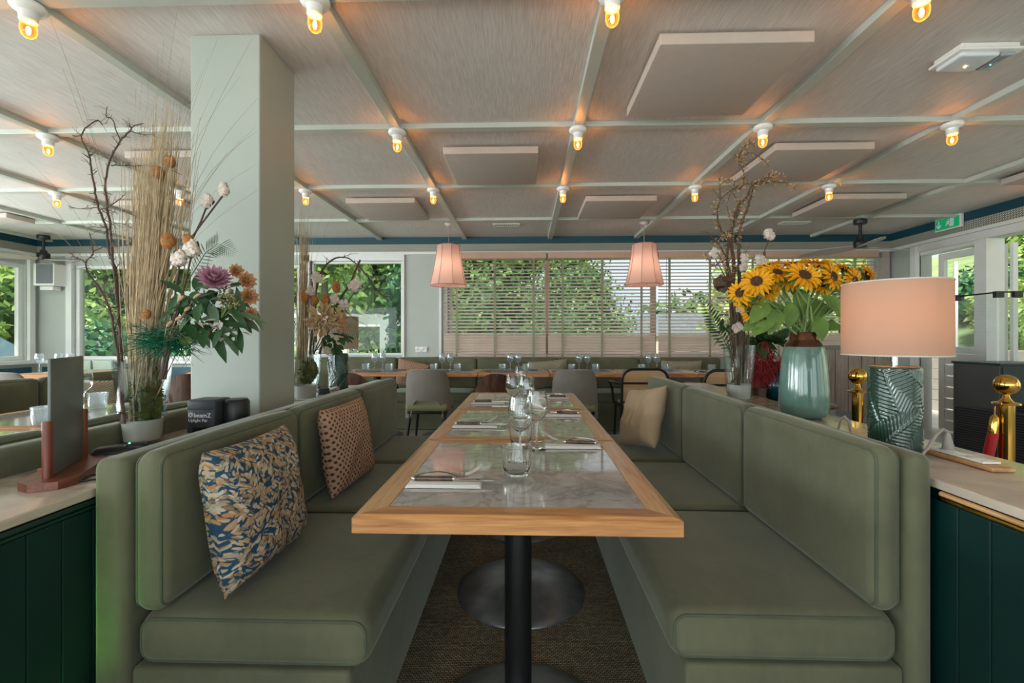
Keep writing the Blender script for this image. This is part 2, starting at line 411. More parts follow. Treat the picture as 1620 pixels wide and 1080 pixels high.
M['beigecloth'] = mat('plain_beige_cotton', (172, 150, 122), .85, var=.08, vs=5, sheen=.2, bump=(10, .2, .01))
M['stripecloth'] = knit('striped_linen', (190, 182, 160), (110, 104, 88), (30, 0, 140), (.3, .5))
def cane():
    m = NT('woven_cane'); co = m.coord((90, 1, 90))
    v = m.n('TexVoronoi', Scale=1.0, Randomness=0.0, distance='CHEBYCHEV'); m.l(co, v.inputs[0])
    a = m.ramp(v.outputs['Distance'], [(.24, (0, 0, 0, 1)), (.28, (1, 1, 1, 1))])
    m.b.inputs['Base Color'].default_value = srgb((196, 158, 112)); m.l(a, m.b.inputs['Alpha']); return m.mat
M['cane'] = cane()
M['creamleaf'] = knit('cream_leaf_cloth', (208, 200, 176), (112, 106, 86), (44, 0, 100), (.3, .42))
M['cord'] = mat('grey_cord', (150, 140, 136), .6, var=.03)
M['cane'].node_tree.nodes  # cane keeps its holes
# ------------------------------------------------ the room shell
CZ = 2.535; BY = 6.33; XL = -7.0; XR = 4.95; YF = -3.5
def struct(name, mb, m, parent=None, smooth=False):
    o = mb.build(name, m, parent, smooth=smooth)
    if not parent: o['kind'] = 'structure'
    return o
struct('floor', MB().box(XL - .15, XR + .15, YF - .15, BY + .15, -.1, 0), M['floor'])
rug = struct('trim_1', MB().box(-1.02, .99, .1, 3.9, .0, .006), M['sisal']); rug['label'] = 'brown woven sisal floor strip between the banquettes'
struct('ceiling', MB().box(XL - .6, XR + .5, YF - .6, BY + .5, CZ, CZ + .12), M['ceiling'])
nt = [1]
def trim(mb, m, label=None):
    nt[0] += 1; o = struct('trim_%d' % nt[0], mb, m)
    if label: o['label'] = label
    return o
BX = [.342 + 1.185 * k for k in range(-6, 4)]; BYS = [1.80 + 1.174 * k for k in range(-4, 4)]
for x in BX: trim(MB().bbox(x - .032, x + .032, YF, BY, 2.5, CZ + .01, .003, 1), M['beam'])
for y in BYS: trim(MB().bbox(XL, XR, y - .03, y + .03, 2.504, CZ + .01, .003, 1), M['beam'])
def wall(name, axis, at, th, a0, a1, ops, m, zt=CZ):
    """ops: (start, end, sill, head) along the wall"""
    mb = MB()
    def bx(p, q, z0, z1):
        if q - p < .001 or z1 - z0 < .001: return
        if axis == 'y': mb.box(p, q, min(at, at + th), max(at, at + th), z0, z1)
        else: mb.box(min(at, at + th), max(at, at + th), p, q, z0, z1)
    c = a0
    for (s, e, z0, z1) in sorted(ops):
        bx(c, s, 0, zt); bx(s, e, 0, z0); bx(s, e, z1, zt); c = e
    bx(c, a1, 0, zt); return struct(name, mb, m)
A0, A1 = P(118, BY), P(474, BY); B0, B1 = P(492, BY), P(637, BY); C0, C1 = P(708, BY), P(1388, BY)
wall('wall_back', 'y', BY, .15, XL - .15, XR + .15, [(A0, A1, .82, 2.17), (B0, B1, .89, 2.21), (C0, C1, .86, 2.29)], M['wallp'])
LW = [(-3.2, -1.7), (-1.6, -.1), (0, 1.5), (1.6, 3.1), (3.2, 4.65), (4.75, 6.18)]
wall('wall_left', 'x', XL, -.15, YF, BY, [(a, b, .82, 2.17) for a, b in LW], M['wallp'])
D0, D1 = PX(1547, XR), PX(1455, XR); E0, E1 = 3.25, PX(1565, XR)
RW = [(-3.2, -1.4), (-1.2, .6), (.8, 2.9)]
wall('wall_right', 'x', XR, .15, YF, BY, [(a, b, .5, 2.2) for a, b in RW] + [(E0, E1, 0, 2.2), (D0, D1, 0, 2.22)], M['wallp'])
RR = [(-6.6, -4.6), (-4.4, -2.4), (-2.2, -.2), (0, 2), (2.2, 4.4)]
wall('wall_rear', 'y', YF, -.15, XL - .15, XR + .15, [(a, b, .35, 2.25) for a, b in RR], M['wallp'])
nw = [0]
def window(axis, at, s, e, z0, z1, fw=.05, inner=True, deep=.06, mull=(), mm_=None):
    """frame members and a pane, one window"""
    nw[0] += 1
    r = link(bpy.data.objects.new('window_%d' % nw[0], None)); r['kind'] = 'structure'
    def bx(p, q, a, b, d0=0, d1=deep, r_=.006):
        if axis == 'y': return MB().bbox(p, q, at + d0, at + d1, a, b, r_, 1)
        return MB().bbox(at + d0, at + d1, p, q, a, b, r_, 1)
    def part(n, mb, m): return mb.build(n, m, r, smooth=False)
    part('frame_rail', bx(s, e, z1 - fw, z1), M['white']); part('frame_rail', bx(s, e, z0, z0 + fw), M['white'])
    part('frame_stile', bx(s, s + fw, z0 + fw, z1 - fw), M['white']); part('frame_stile', bx(e - fw, e, z0 + fw, z1 - fw), M['white'])
    for mm in mull: part('mullion', bx(mm - fw * .7, mm + fw * .7, z0 + fw, z1 - fw), mm_ or M['white'])
    part('pane', bx(s + fw * .8, e - fw * .8, z0 + fw * .8, z1 - fw * .8, deep * .5, deep * .5 + .004, .0015), M['pane'])
    return r
w = window('y', BY + .02, A0, A1, .82, 2.17, mull=(P(312, BY),))
w = window('y', BY + .02, B0, B1, .89, 2.21, fw=.03)
w = window('y', BY + .06, C0, C1, .86, 2.29, mull=(P(866, BY), P(1036, BY), P(1208, BY)), mm_=M['blindtop'])
for a, b in LW: window('x', XL - .1, a, b, .82, 2.17, fw=.06)
for a, b in RW: window('x', XR + .03, a, b, .5, 2.2)
for a, b in RR: window('y', YF - .1, a, b, .35, 2.25)
# casing of the window behind the vase, sills, posts beside the corner
trim(MB().box(B0 - .12, B1 + .03, BY - .03, BY - .001, 2.212, 2.30), M['white'], 'white head casing over the back window')
trim(MB().box(B0 - .15, B0 - .01, BY - .03, BY - .001, .80, 2.3), M['white']); trim(MB().box(B1 + .001, B1 + .03, BY - .03, BY - .001, .80, 2.21), M['white'])
trim(MB().bbox(XL + .002, A1, BY - .09, BY - .001, .77, .82, .006), M['white'], 'white window sill on the back wall')
trim(MB().bbox(XL + .001, XL + .09, YF, BY - .1, .77, .82, .006), M['white'], 'white window sill on the left wall')
trim(MB().bbox(B0 - .1, P(700, BY), BY - .06, BY - .001, .815, .85, .006), M['white'])
trim(MB().box(XL + .1, A1, BY - .03, BY - .002, .0, .72), M['wainscot'], 'blue painted boarding under the back windows')
trim(MB().box(XL + .002, XL + .03, YF, BY - .1, .0, .72), M['wainscot'], 'blue painted boarding under the left windows')
trim(MB().box(P(695, BY), P(699, BY), BY - .03, BY - .001, .85, 2.3), M['white'])
trim(MB().box(XL + .002, XL + .05, 6.19, 6.26, .82, 2.3), M['white'])
trim(MB().box(P(108, BY), P(117, BY), BY - .04, BY - .001, .82, 2.3), M['white'])
trim(MB().box(P(1391, BY), P(1403, BY), BY - .05, BY - .001, .8, 2.3), M['acoustic'], 'grey post at the end of the blinds')
# teal band, patterned frieze and white trim round the top of the walls
for (z0, z1, p, m, lb) in ((2.44, CZ, .03, M['teal'], 'teal painted band'), (2.335, 2.439, .02, M['frieze'], 'patterned paper frieze'), (2.295, 2.334, .035, M['white'], 'white moulding')):
    trim(MB().box(XL + .001, XR - .001, BY - p, BY - .0005, z0, z1), m, lb + ' along the top of the back wall')
    trim(MB().box(XL + .0005, XL + p, YF + .05, BY - p - .001, z0, z1), m, lb + ' along the top of the left wall')
    trim(MB().box(XR - p, XR - .0005, YF + .05, BY - p - .001, z0, z1), m, lb + ' along the top of the right wall')
# white posts and header of the glazed doors
trim(MB().bbox(XR - .05, XR + .02, D1, D1 + .09, 0, 2.29, .008), M['white']); trim(MB().bbox(XR - .036, XR + .156, E1 - .006, D0 + .006, 0, 2.203, .003, 1), M['white'], 'white post between the glazed doors')
trim(MB().bbox(XR - .03, XR + .02, E0, D1, 2.205, 2.293, .006), M['white'])
trim(MB().bbox(XR + .001, XR + .14, D0 + .002, D1 - .002, 2.165, 2.218, .004), M['white'])
def glazed_door(n, s, e, x0, panel, slats):
    r = link(bpy.data.objects.new('door_%d' % n, None)); r['kind'] = 'structure'; fw = .075
    def part(nm, y0, y1, z0, z1, m, d0=0, d1=.045, r_=.005): return MB().bbox(x0 + d0, x0 + d1, y0, y1, z0, z1, r_, 1).build(nm, m, r, smooth=False)
    part('stile', s, s + fw, .02, 2.16, M['white']); part('stile', e - fw, e, .02, 2.16, M['white'])
    part('rail', s + fw, e - fw, 2.08, 2.16, M['white']); part('rail', s + fw, e - fw, panel - .05, panel + .03, M['white']); part('rail', s + fw, e - fw, .02, .14, M['white'])
    part('pane', s + fw, e - fw, panel + .03, 2.08, M['pane'], .02, .025, .002)
    if slats:
        k = 6; hh = (panel - .05 - .14) / k
        for i in range(k): part('louvre', s + fw, e - fw, .14 + i * hh + .006, .14 + (i + 1) * hh - .006, M['white'], .01 + .004 * (i % 2), .034)
    else: part('panel', s + fw, e - fw, .14, panel - .05, M['white'], .012, .03)
    h = part('door_handle', s + .02, s + .05, .95, 1.12, M['steel'], -.05, -.01, .008)
    return r
glazed_door(1, D0 + .01, D1 - .11, XR + .13, 1.0, True)
for i, yy in enumerate((E1 + .10, E1 + .04, E1 - .03)):
    trim(MB().bbox(XR + .16 + i * .03, XR + .21 + i * .03, yy, yy + .04, 0.0, 2.15, .004), M['white'], ['nearest', 'middle', 'last'][i] + ' white edge of the folded terrace doors')
# square pillar
px0, px1 = P(301, 2.05), P(411, 2.05)
o = trim(MB().bbox(px0, px1, 2.05, 2.365, 0, CZ, .006, 2), M['pillar'], 'square pale green pillar rising from the left partition')

# ------------------------------------------------ acoustic panels, vents, ceiling lights
def pan(cx, cy, w=.69, d=.68, lab='', z=2.47):
    o = MB().bbox(-w / 2, w / 2, -d / 2, d / 2, 0, .052, .006, 2).build('acoustic_panel', M['acoustic'], loc=(cx, cy, z))
    tag(o, lab, 'ceiling panel', 'acoustic panels under the ceiling')
    return o
cx = lambda k: .342 + 1.185 * (k + .5)
pan(.955, 2.42, lab='large beige acoustic ceiling panel nearest the camera')
pan(cx(-1), 3.62, lab='beige acoustic ceiling panel in the middle, above the table row')
pan(cx(1), 3.62, lab='beige acoustic ceiling panel behind the top of the branches on the right')
pan(cx(-2), 4.8, lab='beige acoustic ceiling panel just right of the pillar')
pan(cx(0), 4.8, lab='beige acoustic ceiling panel near the right pendant lamp')
pan(cx(2), 4.8, lab='beige acoustic ceiling panel nearest the right ceiling fan')
pan(cx(-3), 3.62, lab='beige acoustic ceiling panel behind the tall dried grass')
pan(cx(-4), 4.8, lab='beige acoustic ceiling panel behind the thorny twigs')
pan(4.5, 3.92, .7, .36, lab='short beige acoustic ceiling panel cut by the right edge of the picture')
pan(-6.05, 5.02, .62, .3, lab='beige acoustic ceiling panel near the left ceiling fan')
def vent(x, y, lab):
    t = thing('ceiling_vent', lab, 'vent', (x, y, CZ), 0)
    fr = MB(); w, d = .33, .12
    for a in ((-w / 2, w / 2, -d / 2, -d / 2 + .02), (-w / 2, w / 2, d / 2 - .02, d / 2), (-w / 2, -w / 2 + .02, -d / 2 + .02, d / 2 - .02), (w / 2 - .02, w / 2, -d / 2 + .02, d / 2 - .02)):
        fr.box(a[0], a[1], a[2], a[3], -.012, -.0005)
    fr.build('frame', M['white'], t, smooth=False)
    MB().box(-w / 2 + .02, w / 2 - .02, -d / 2 + .02, d / 2 - .02, -.003, -.0005).build('backing', M['plastic'], t, smooth=False)
    s = MB()
    for i in range(12):
        xx = -w / 2 + .03 + i * .0245; s.box(xx, xx + .01, -d / 2 + .02, d / 2 - .02, -.01, -.004)
    s.build('grille', M['white'], t, smooth=False, kind='stuff')
vent(P(801, 5.6), 5.62, 'slotted white air vent in the ceiling between the two pendants'); vent(P(1258, 5.6), 5.62, 'slotted white air vent in the ceiling right of the branches')
amber = NT('amber_bulb_glass'); amber.t.nodes.remove(amber.b)
_tr = amber.n('BsdfTransparent'); _tr.inputs[0].default_value = (1, .62, .22, 1); _em = amber.n('Emission'); _em.inputs[0].default_value = (1, .40, .07, 1); _em.inputs[1].default_value = 1.0
_lw = amber.n('LayerWeight', Blend=.5); _mx = amber.n('MixShader'); _gl = amber.n('BsdfGlossy'); _gl.inputs['Roughness'].default_value = .03
_ad = amber.n('AddShader'); amber.l(_lw.outputs['Facing'], _em.inputs[1]); amber.l(_tr.outputs[0], _ad.inputs[0]); amber.l(_em.outputs[0], _ad.inputs[1])
_mx.inputs[0].default_value = .06; amber.l(_ad.outputs[0], _mx.inputs[1]); amber.l(_gl.outputs[0], _mx.inputs[2]); amber.l(_mx.outputs[0], amber.out.inputs[0])
M['amber'] = amber.mat
def emis(name, col, st):
    m = NT(name); m.t.nodes.remove(m.b); e = m.n('Emission'); e.inputs[0].default_value = col; e.inputs[1].default_value = st; m.l(e.outputs[0], m.out.inputs[0]); return m.mat
M['filament'] = emis('filament_glow', (1, .62, .22, 1), 14); M['led'] = emis('green_led', (.1, 1, .4, 1), 3)
def bulb_lamp():
    t = thing('bulb_lamp', '', 'ceiling lamp', (0, 0, 0), 0, 'porcelain bulb lamps on the ceiling grid')
    MB().lathe([(.0, .0), (.056, 0), (.059, -.006), (.058, -.016), (.05, -.026), (.034, -.033), (.031, -.045), (.030, -.066), (.026, -.07), (.0, -.07)], 28).build('lamp_base', M['whitegloss'], t)
    MB().lathe([(.0, -.066), (.020, -.068), (.0245, -.08), (.027, -.092), (.027, -.106), (.023, -.122), (.014, -.132), (.0, -.135)], 20).build('bulb', M['amber'], t)
    MB().ball((0, 0, -.105), (.0085, .0085, .019), 8, 6).build('filament', M['filament'], t)
    L = bpy.data.lights.new('bulb_light', 'POINT'); L.energy = 1.5; L.color = (1, .48, .20); L.shadow_soft_size = .012
    lo = link(bpy.data.objects.new('bulb_light', L)); lo.parent = t; lo.location = (0, 0, -.1)
    return t
b0 = bulb_lamp(); first = True
LAMPS = [(-2, 0, 'amber bulb lamp in the upper left corner of the ceiling'), (-1, 0, 'amber bulb lamp just right of the pillar head'), (0, 0, 'amber bulb lamp at the top centre of the picture'), (1, 0, 'amber bulb lamp above the large panel at upper right'),
    (-3, 1, 'amber bulb lamp left of the thorny twigs, second cross beam'), (-1, 1, 'amber bulb lamp on the second cross beam nearest the pillar'), (0, 1, 'amber bulb lamp on the second cross beam at its centre'), (1, 1, 'amber bulb lamp touched by the tip of the right branches'), (2, 1, 'amber bulb lamp below the emergency light'),
    (-4, 2, 'farthest left amber bulb lamp on the third cross beam'), (-3, 2, 'amber bulb lamp seen beside the dried grass against the pillar'), (-2, 2, 'amber bulb lamp close to the right side of the pillar, third beam'), (-1, 2, 'amber bulb lamp on the third cross beam above the left pendant'), (0, 2, 'amber bulb lamp on the third cross beam at its centre'), (1, 2, 'amber bulb lamp left of the right branches, third cross beam'), (2, 2, 'rightmost lit amber bulb lamp on the third cross beam')]
for k, r, lab in LAMPS:
    loc = (.342 + 1.185 * k, BYS[4 + r], 2.5)
    if first: b0.location = loc; b0['label'] = lab; first = False
    else: dup(b0, loc, k * .7, lab)
dup(b0, (4.68, 4.145, 2.5), 0, 'bulb lamp at the right edge of the ceiling by the glazed doors')
for k, y in ((-1, -.55), (1, -.55)): dup(b0, (.342 + 1.185 * k, y, 2.5), 0, ('left' if k < 0 else 'right') + ' amber bulb lamp on the ceiling behind the camera')
# emergency light
t = thing('emergency_light', 'white rectangular emergency light on the ceiling', 'emergency light', (2.19, 2.28, CZ), 0)
MB().bbox(-.135, .135, -.075, .075, -.03, -.001, .006).build('housing', M['whitegloss'], t)
MB().bbox(-.15, .15, -.088, .088, -.042, -.028, .005).build('rim', M['whitegloss'], t)
MB().bbox(-.13, .05, -.07, .07, -.062, -.04, .01).build('diffuser', mat('frosted_diffuser', (216, 222, 228), .25, var=.02), t)
MB().bbox(.055, .13, -.065, .065, -.06, -.04, .012).build('sensor_window', mat('grey_lens', (150, 156, 160), .1, var=.05, coat=.6), t)
MB().ball((-.03, .02, -.063), .005).build('led', M['filament'], t); MB().ball((.08, .01, -.061), .003).build('indicator', M['led'], t)
# exit sign on the right wall
y0, y1 = PX(1526, XR - .03), PX(1485, XR - .03)
t = thing('exit_sign', 'green and white emergency exit sign with arrow and running figure', 'exit sign', (XR - .035, (y0 + y1) / 2, 2.385), -pi / 2)
wd = abs(y1 - y0) / 2
MB().bbox(-wd, wd, -.04, .0, 0, .15, .006).build('sign_box', M['whitegloss'], t)
MB().box(-wd + .012, wd - .012, -.0425, -.039, .014, .136).build('green_face', mat('sign_green', (0, 132, 84), .4, var=.02, em=((0, 140, 86), .35)), t, smooth=False)
MB().poly([(-.11, .12), (-.095, .12), (-.095, .06), (-.072, .075), (-.072, .058), (-.1025, .028), (-.133, .058), (-.133, .075), (-.11, .06)], .002).build('arrow', M['text'], t, smooth=False, loc=(0, -.0455, 0))
MB().poly([(.04, .03), (.085, .03), (.085, .125), (.04, .125)], .002).build('doorway', M['text'], t, smooth=False, loc=(.0, -.0455, 0))
fg = MB()
fg.lathe([(0, 0), (.009, 0), (.009, .002), (0, .002)], 12, M=Matrix.Translation((.02, -.0455, .112)) @ Matrix.Rotation(pi / 2, 4, 'X'))
fg.poly([(.0, .098), (.03, .1), (.045, .078), (.04, .072), (.028, .085), (.024, .072), (.038, .06), (.034, .035), (.025, .035), (.027, .055), (.008, .062), (-.012, .045), (-.02, .05), (0, .075), (.006, .088), (-.008, .08), (-.014, .086)], .002, M=Matrix.Translation((.0, -.0462, 0)))
fg.build('running_figure', M['text'], t, smooth=False)
# ceiling fans
def fan(x, y, lab, rz):
    t = thing('ceiling_fan', lab, 'ceiling fan', (x, y, CZ - .03), rz, 'ceiling fans')
    MB().lathe([(0, 0), (.066, 0), (.068, -.01), (.067, -.045), (.062, -.055), (0, -.055)], 28).build('canopy', M['plastic'], t)
    MB().tube([(0, 0, -.05), (0, 0, -.24)], .017, 12).build('rod', M['plastic'], t)
    MB().lathe([(0, -.2), (.035, -.2), (.04, -.235), (.062, -.24), (.068, -.25), (.068, -.3), (.062, -.315), (.06, -.325), (0, -.33)], 28).build('motor', M['plastic'], t)
    bl = MB(); n = 14; vs = []
    for i in range(n + 1):
        q = i / n; r = .06 + .58 * q; w = .05 + .045 * sin(pi * min(1, q * 1.1)) if q < .93 else .05 * (1 - ((q - .93) / .07) ** 2) + .012
        for sgn in (-1, 1):
            for zz in (0, .007): vs.append((r, sgn * w + .03 * sin(q * 2.6), zz + sgn * w * .22 - .02 * q))
    fs = []
    for i in range(n):
        a = 4 * i; b = a + 4
        fs += [(a, b, b + 2, a + 2), (a + 1, a + 3, b + 3, b + 1), (a, a + 1, b + 1, b), (a + 2, b + 2, b + 3, a + 3)]
    fs += [(0, 2, 3, 1), (4 * n, 4 * n + 1, 4 * n + 3, 4 * n + 2)]
    bl.add(vs, fs)
    b = bl.build('blade', mat('fan_blade_wash', (176, 164, 156), .4, var=.06), t, loc=(0, 0, -.322))
    for k in (1, 2): obj('blade', b.data, t, (0, 0, -.322), (0, 0, k * 2 * pi / 3))
    return t
f1 = fan(P(1361, 5.38), 5.38, 'black ceiling fan with pale blades above the sunflowers', math.radians(8))
dup(f1, (P(75, 5.95), 5.9, CZ - .03), math.radians(0), 'black ceiling fan with pale blades near the left windows')
# wall speaker between the left windows
t = thing('wall_speaker', 'grey fronted white wall speaker between the left windows', 'speaker', (P(92, BY), BY - .1, 1.86), 0)
MB().bbox(-.15, .15, -.1, .09, 0, .31, .012).build('cabinet', M['whitegloss'], t)
MB().bbox(-.1, .135, -.108, -.098, .03, .3, .004).build('grille', mat('speaker_cloth', (120, 124, 130), .8, var=.05), t)
MB().bbox(-.1, .09, -.06, .06, -.06, -.003, .01).build('mount', M['whitegloss'], t)
# double wall socket
t = thing('wall_socket', 'white double power socket on the wall between window and blinds', 'socket', (P(667, BY), BY - .001, Z(549, 0, BY) - .035), 0)
MB().bbox(-.085, .085, -.014, 0, -.04, .04, .005).build('cover_plate', M['whitegloss'], t)
for sx in (-1, 1):
    s = MB().lathe([(0, 0), (.027, 0), (.031, .006), (.031, .009), (0, .003)], 24, M=Matrix.Translation((sx * .041, -.014, 0)) @ Matrix.Rotation(pi / 2, 4, 'X')).build('outlet', M['white'], t)
    MB().box(sx * .041 - .009, sx * .041 - .004, -.021, -.018, -.003, .003).box(sx * .041 + .004, sx * .041 + .009, -.021, -.018, -.003, .003).build('pin_hole', M['plastic'], t, smooth=False)

# ------------------------------------------------ venetian blinds
t_y = BY - .14
def blind(u0, u1, tapes, lab):
    x0, x1 = P(u0, t_y), P(u1, t_y); z0, z1 = .875, 2.293
    t = thing('venetian_blind', lab, 'blind', ((x0 + x1) / 2, t_y, z0), 0, 'venetian blinds along the back windows')
    w = (x1 - x0) / 2
    MB().bbox(-w, w, -.035, .1385, z1 - z0 - .085, z1 - z0, .004, 1).build('valance', M['blindtop'], t, smooth=False)
    MB().bbox(-w, w, -.03, .03, .0, .028, .006, 1).build('bottom_rail', M['blindtop'], t, smooth=False)
    ds = .0455; sl = MB().bbox(-w + .004, w - .004, -.026, .026, -.002, .002, .001, 1).build('slat', M['blind'], t, smooth=False, loc=(0, 0, .06), rot=(math.radians(33), 0, 0))
    k = 0; z = .06
    while z < z1 - z0 - .11:
        tilt = 40 if z < .29 else (30 if z < .36 else 23)
        if k:
            obj('slat', sl.data, t, (0, 0, z), (math.radians(tilt + U(-2, 2)), 0, 0))
        k += 1; z += ds * (.8 if z < .29 else 1)
    for u in tapes:
        xx = P(u, t_y) - (x0 + x1) / 2
        MB().box(xx - .015, xx + .015, -.03, -.0285, .01, z1 - z0 - .05).build('ladder_tape', M['tape'], t, smooth=False)
    if lab: MB().tube([(-w + .1, -.045, z1 - z0 - .06), (-w + .1, -.045, .5)], .003, 5).build('cord', M['cord'], t)
blind(702, 864, (723, 783, 844), 'leftmost wooden venetian blind behind the left pendant')
blind(866.5, 1037, (890, 952, 1014), 'wooden venetian blind with the round tree behind it')
blind(1041, 1206, (1058, 1122, 1189), 'wooden venetian blind right of the right pendant')
blind(1210, 1388, (1230, 1290, 1350), 'rightmost wooden venetian blind behind the sunflowers')

# ------------------------------------------------ pendants
M['pink'] = translucent('pink_silk_shade', (228, 192, 180), .45); M['pinkrib'] = mat('shade_binding', (170, 112, 98), .7, var=.05)
def pendant(x, y, lab):
    t = thing('pendant_lamp', lab, 'pendant lamp', (x, y, 1.775), 0, 'pink bell pendant lamps')
    hgt = .49; prof = []
    for i in range(13):
        q = i / 12; prof.append((.143 + .084 * (1 - q) ** 1.45, hgt * q))
    def oct_(a, z, i): 
        r = prof[min(i, 12)][0]; k = (a + pi / 8) % (pi / 4) - pi / 8; return r * (cos(pi / 8) / cos(k) - 1) * .8
    MB().lathe([(r, z) for r, z in prof], 64, fn=oct_).build('lamp_shade', M['pink'], t, ang=80)
    for k in range(8):
        a = pi / 8 + k * pi / 4
        MB().tube([((r + .0015) * cos(a), (r + .0015) * sin(a), z) for r, z in prof], .0028, 5).build('shade_rib', M['pinkrib'], t)
    for (r, z) in (prof[0], prof[-1]):
        MB().tube([((r + oct_(2 * pi * k / 48, 0, 0 if z == 0 else 12)) * cos(2 * pi * k / 48), (r + oct_(2 * pi * k / 48, 0, 0 if z == 0 else 12)) * sin(2 * pi * k / 48), z) for k in range(48)], .004, 5, closed=True).build('hoop', M['pinkrib'], t)
    MB().tube([(0, 0, hgt - .12), (0, 0, CZ - 1.775 - .01)], .004, 6).build('cable', M['cord'], t)
    MB().lathe([(0, 0), (.05, 0), (.055, -.01), (.03, -.025), (0, -.03)], 20, (0, 0, CZ - 1.776)).build('ceiling_rose', M['whitegloss'], t)
    MB().tube([(0, 0, .31), (0, 0, .37)], .02, 10).build('socket', M['white'], t)
    bb = MB().ball((0, 0, .27), .035, 12, 8).build('bulb', emis('pendant_bulb_' + lab[:4], (1, .75, .5, 1), 2), t)
    for k in range(3):
        a = k * 2 * pi / 3; MB().tube([(.02 * cos(a), .02 * sin(a), .36), (.147 * cos(a), .147 * sin(a), hgt - .004)], .002, 4).build('spider_arm', M['steel'], t)
    L = bpy.data.lights.new('pendant_light', 'POINT'); L.energy = 1.2; L.color = (1, .78, .6); L.shadow_soft_size = .03
    lo = link(bpy.data.objects.new('pendant_light', L)); lo.parent = t; lo.location = (0, 0, .225)
pendant(P(710, 5.55), 5.55, 'left pink fabric bell pendant lamp'); pendant(P(1019, 5.55), 5.55, 'right pink fabric bell pendant lamp')

# ------------------------------------------------ partitions
def partition(side, xa, xb, zt, lab1):
    """xa face toward the banquette, xb far face; boards on the near face"""
    s = 1 if xb > xa else -1
    t = thing('partition', lab1 + ' low partition with dark green boards under a marble ledge', 'partition', (0, 0, 0), 0)
    lo_, hi = min(xa, xb), max(xa, xb)
    MB().box(lo_ + .016, hi - .016, .3, 3.45, 0, zt - .022).build('core', M['panelgreen'], t, smooth=False)
    MB().bbox(lo_ - .006, hi + .004, .28, 3.47, zt - .022, zt, .004, 2).build('marble_ledge', M['marble2'], t)
    y = 1.155
    while y > .32:
        MB().bbox(min(xa, xa + s * .014), max(xa, xa + s * .014), y - .0725, y, 0.005, zt - .05, .0025, 1).build('board', M['panelgreen'], t, smooth=False); y -= .074
    fx = xa - s * .004
    MB().tube([(fx, .3, zt - .03), (fx, 1.12, zt - .03)], .006, 8).build('moulding', M['oaky'] if s > 0 else M['panelgreen'], t)
    MB().tube([(fx + s * .004, .3, zt - .043), (fx + s * .004, 1.12, zt - .043)], .005, 8).build('moulding', M['brass'] if s > 0 else M['panelgreen'], t)
    return t
pr = partition('right', 1.0, 1.352, .80, 'right'); pl = partition('left', -1.056, -1.37, .775, 'left')

# ------------------------------------------------ banquettes
def banquette(lab, s, x_front, x_cf, x_cb, x_fr, y0, n, step=.69, group=None, plinth=None, zt=.862):
    """s=+1: diner faces -x. x_front seat edge, x_cf/x_cb back cushion faces, x_fr outer face of the frame"""
    t = thing('banquette', lab, 'banquette', ((x_front + x_fr) / 2, y0, 0), 0, group); ox, oy = (x_front + x_fr) / 2, y0
    X = lambda a: a - ox
    def bb(name, xa, xb, ya, yb, z0, z1, r, m=M['velvet'], puff=(0, 0, 0), n_=1, seg=3, par=t):
        xa, xb = sorted((X(xa), X(xb))); return MB().bbox(xa, xb, ya - oy, yb - oy, z0, z1, r, seg, puff, n_).build(name, m, par, ang=60)
    y1 = y0 + n * step
    pf = x_front + s * .03 if plinth is None else plinth
    bb('base', pf, x_cb - s * .004, y0 + .004, y1, 0.006, .335, .012)
    bb('back_frame', x_cb, x_fr, y0 - .012, y1 + .01, .006, zt, .026, seg=4)
    for k in range(n):
        a = y0 + k * step; b = a + step
        def rim(par, xa, xb, ya, yb, za, zb, ends, r, pr=.0042):
            """piping round the two end faces (ends='y') or the two broad faces (ends='x')"""
            e = r * .293; q = r * .707
            for side in (0, 1):
                L = []
                if ends == 'y': ua, ub, w = xa + e, xb - e, (ya + e if side == 0 else yb - e)
                else: ua, ub, w = ya + e, yb - e, (xa + e if side == 0 else xb - e)
                for (cu_, cz_, a0) in ((ua + q, za + e + q, pi), (ub - q, za + e + q, 1.5 * pi), (ub - q, zb - e - q, 0), (ua + q, zb - e - q, .5 * pi)):
                    for i in range(6):
                        an = a0 + i * pi / 10; u_, z_ = cu_ + q * cos(an), cz_ + q * sin(an)
                        L.append((u_, w, z_) if ends == 'y' else (w, u_, z_))
                MB().tube(L, pr, 6, closed=True).build('piping', M['piping'], par)
        c = bb('seat_cushion', x_front, x_cb - s * .012, a + .002, b - .002, .337, .462, .042, puff=(0, 0, .012), n_=8, seg=5)
        xa, xb = sorted((X(x_front), X(x_cb - s * .012))); rim(c, xa, xb, a + .002 - oy, b - .002 - oy, .337, .462, 'y', .042)
        d = bb('back_cushion', x_cf, x_cb - s * .003, a + .004, b - .004, .464, zt + .010, .036, puff=(.012, 0, .008), n_=8, seg=5)
        xa, xb = sorted((X(x_cf), X(x_cb - s * .003))); rim(d, xa, xb, a + .004 - oy, b - .004 - oy, .464, zt + .010, 'x', .036)
    return t
banquette('green velvet banquette on the right of the central tables', 1, .362, .856, .930, .987, 1.135, 3, .70, 'banquettes beside the central tables', .397)
banquette('green velvet banquette on the left of the central tables', -1, -.378, -.888, -.970, -1.052, 1.082, 3, .69, 'banquettes beside the central tables', -.4225, .849)
banquette('green velvet banquette beyond the left partition, its back to the camera side', 1, -2.02, -1.53, -1.45, -1.375, .72, 2, .66, None, None, .849)
banquette('green velvet banquette far left facing the partition with patterned cushions', -1, -2.72, -3.22, -3.3, -3.38, 1.5, 3, .72, None)
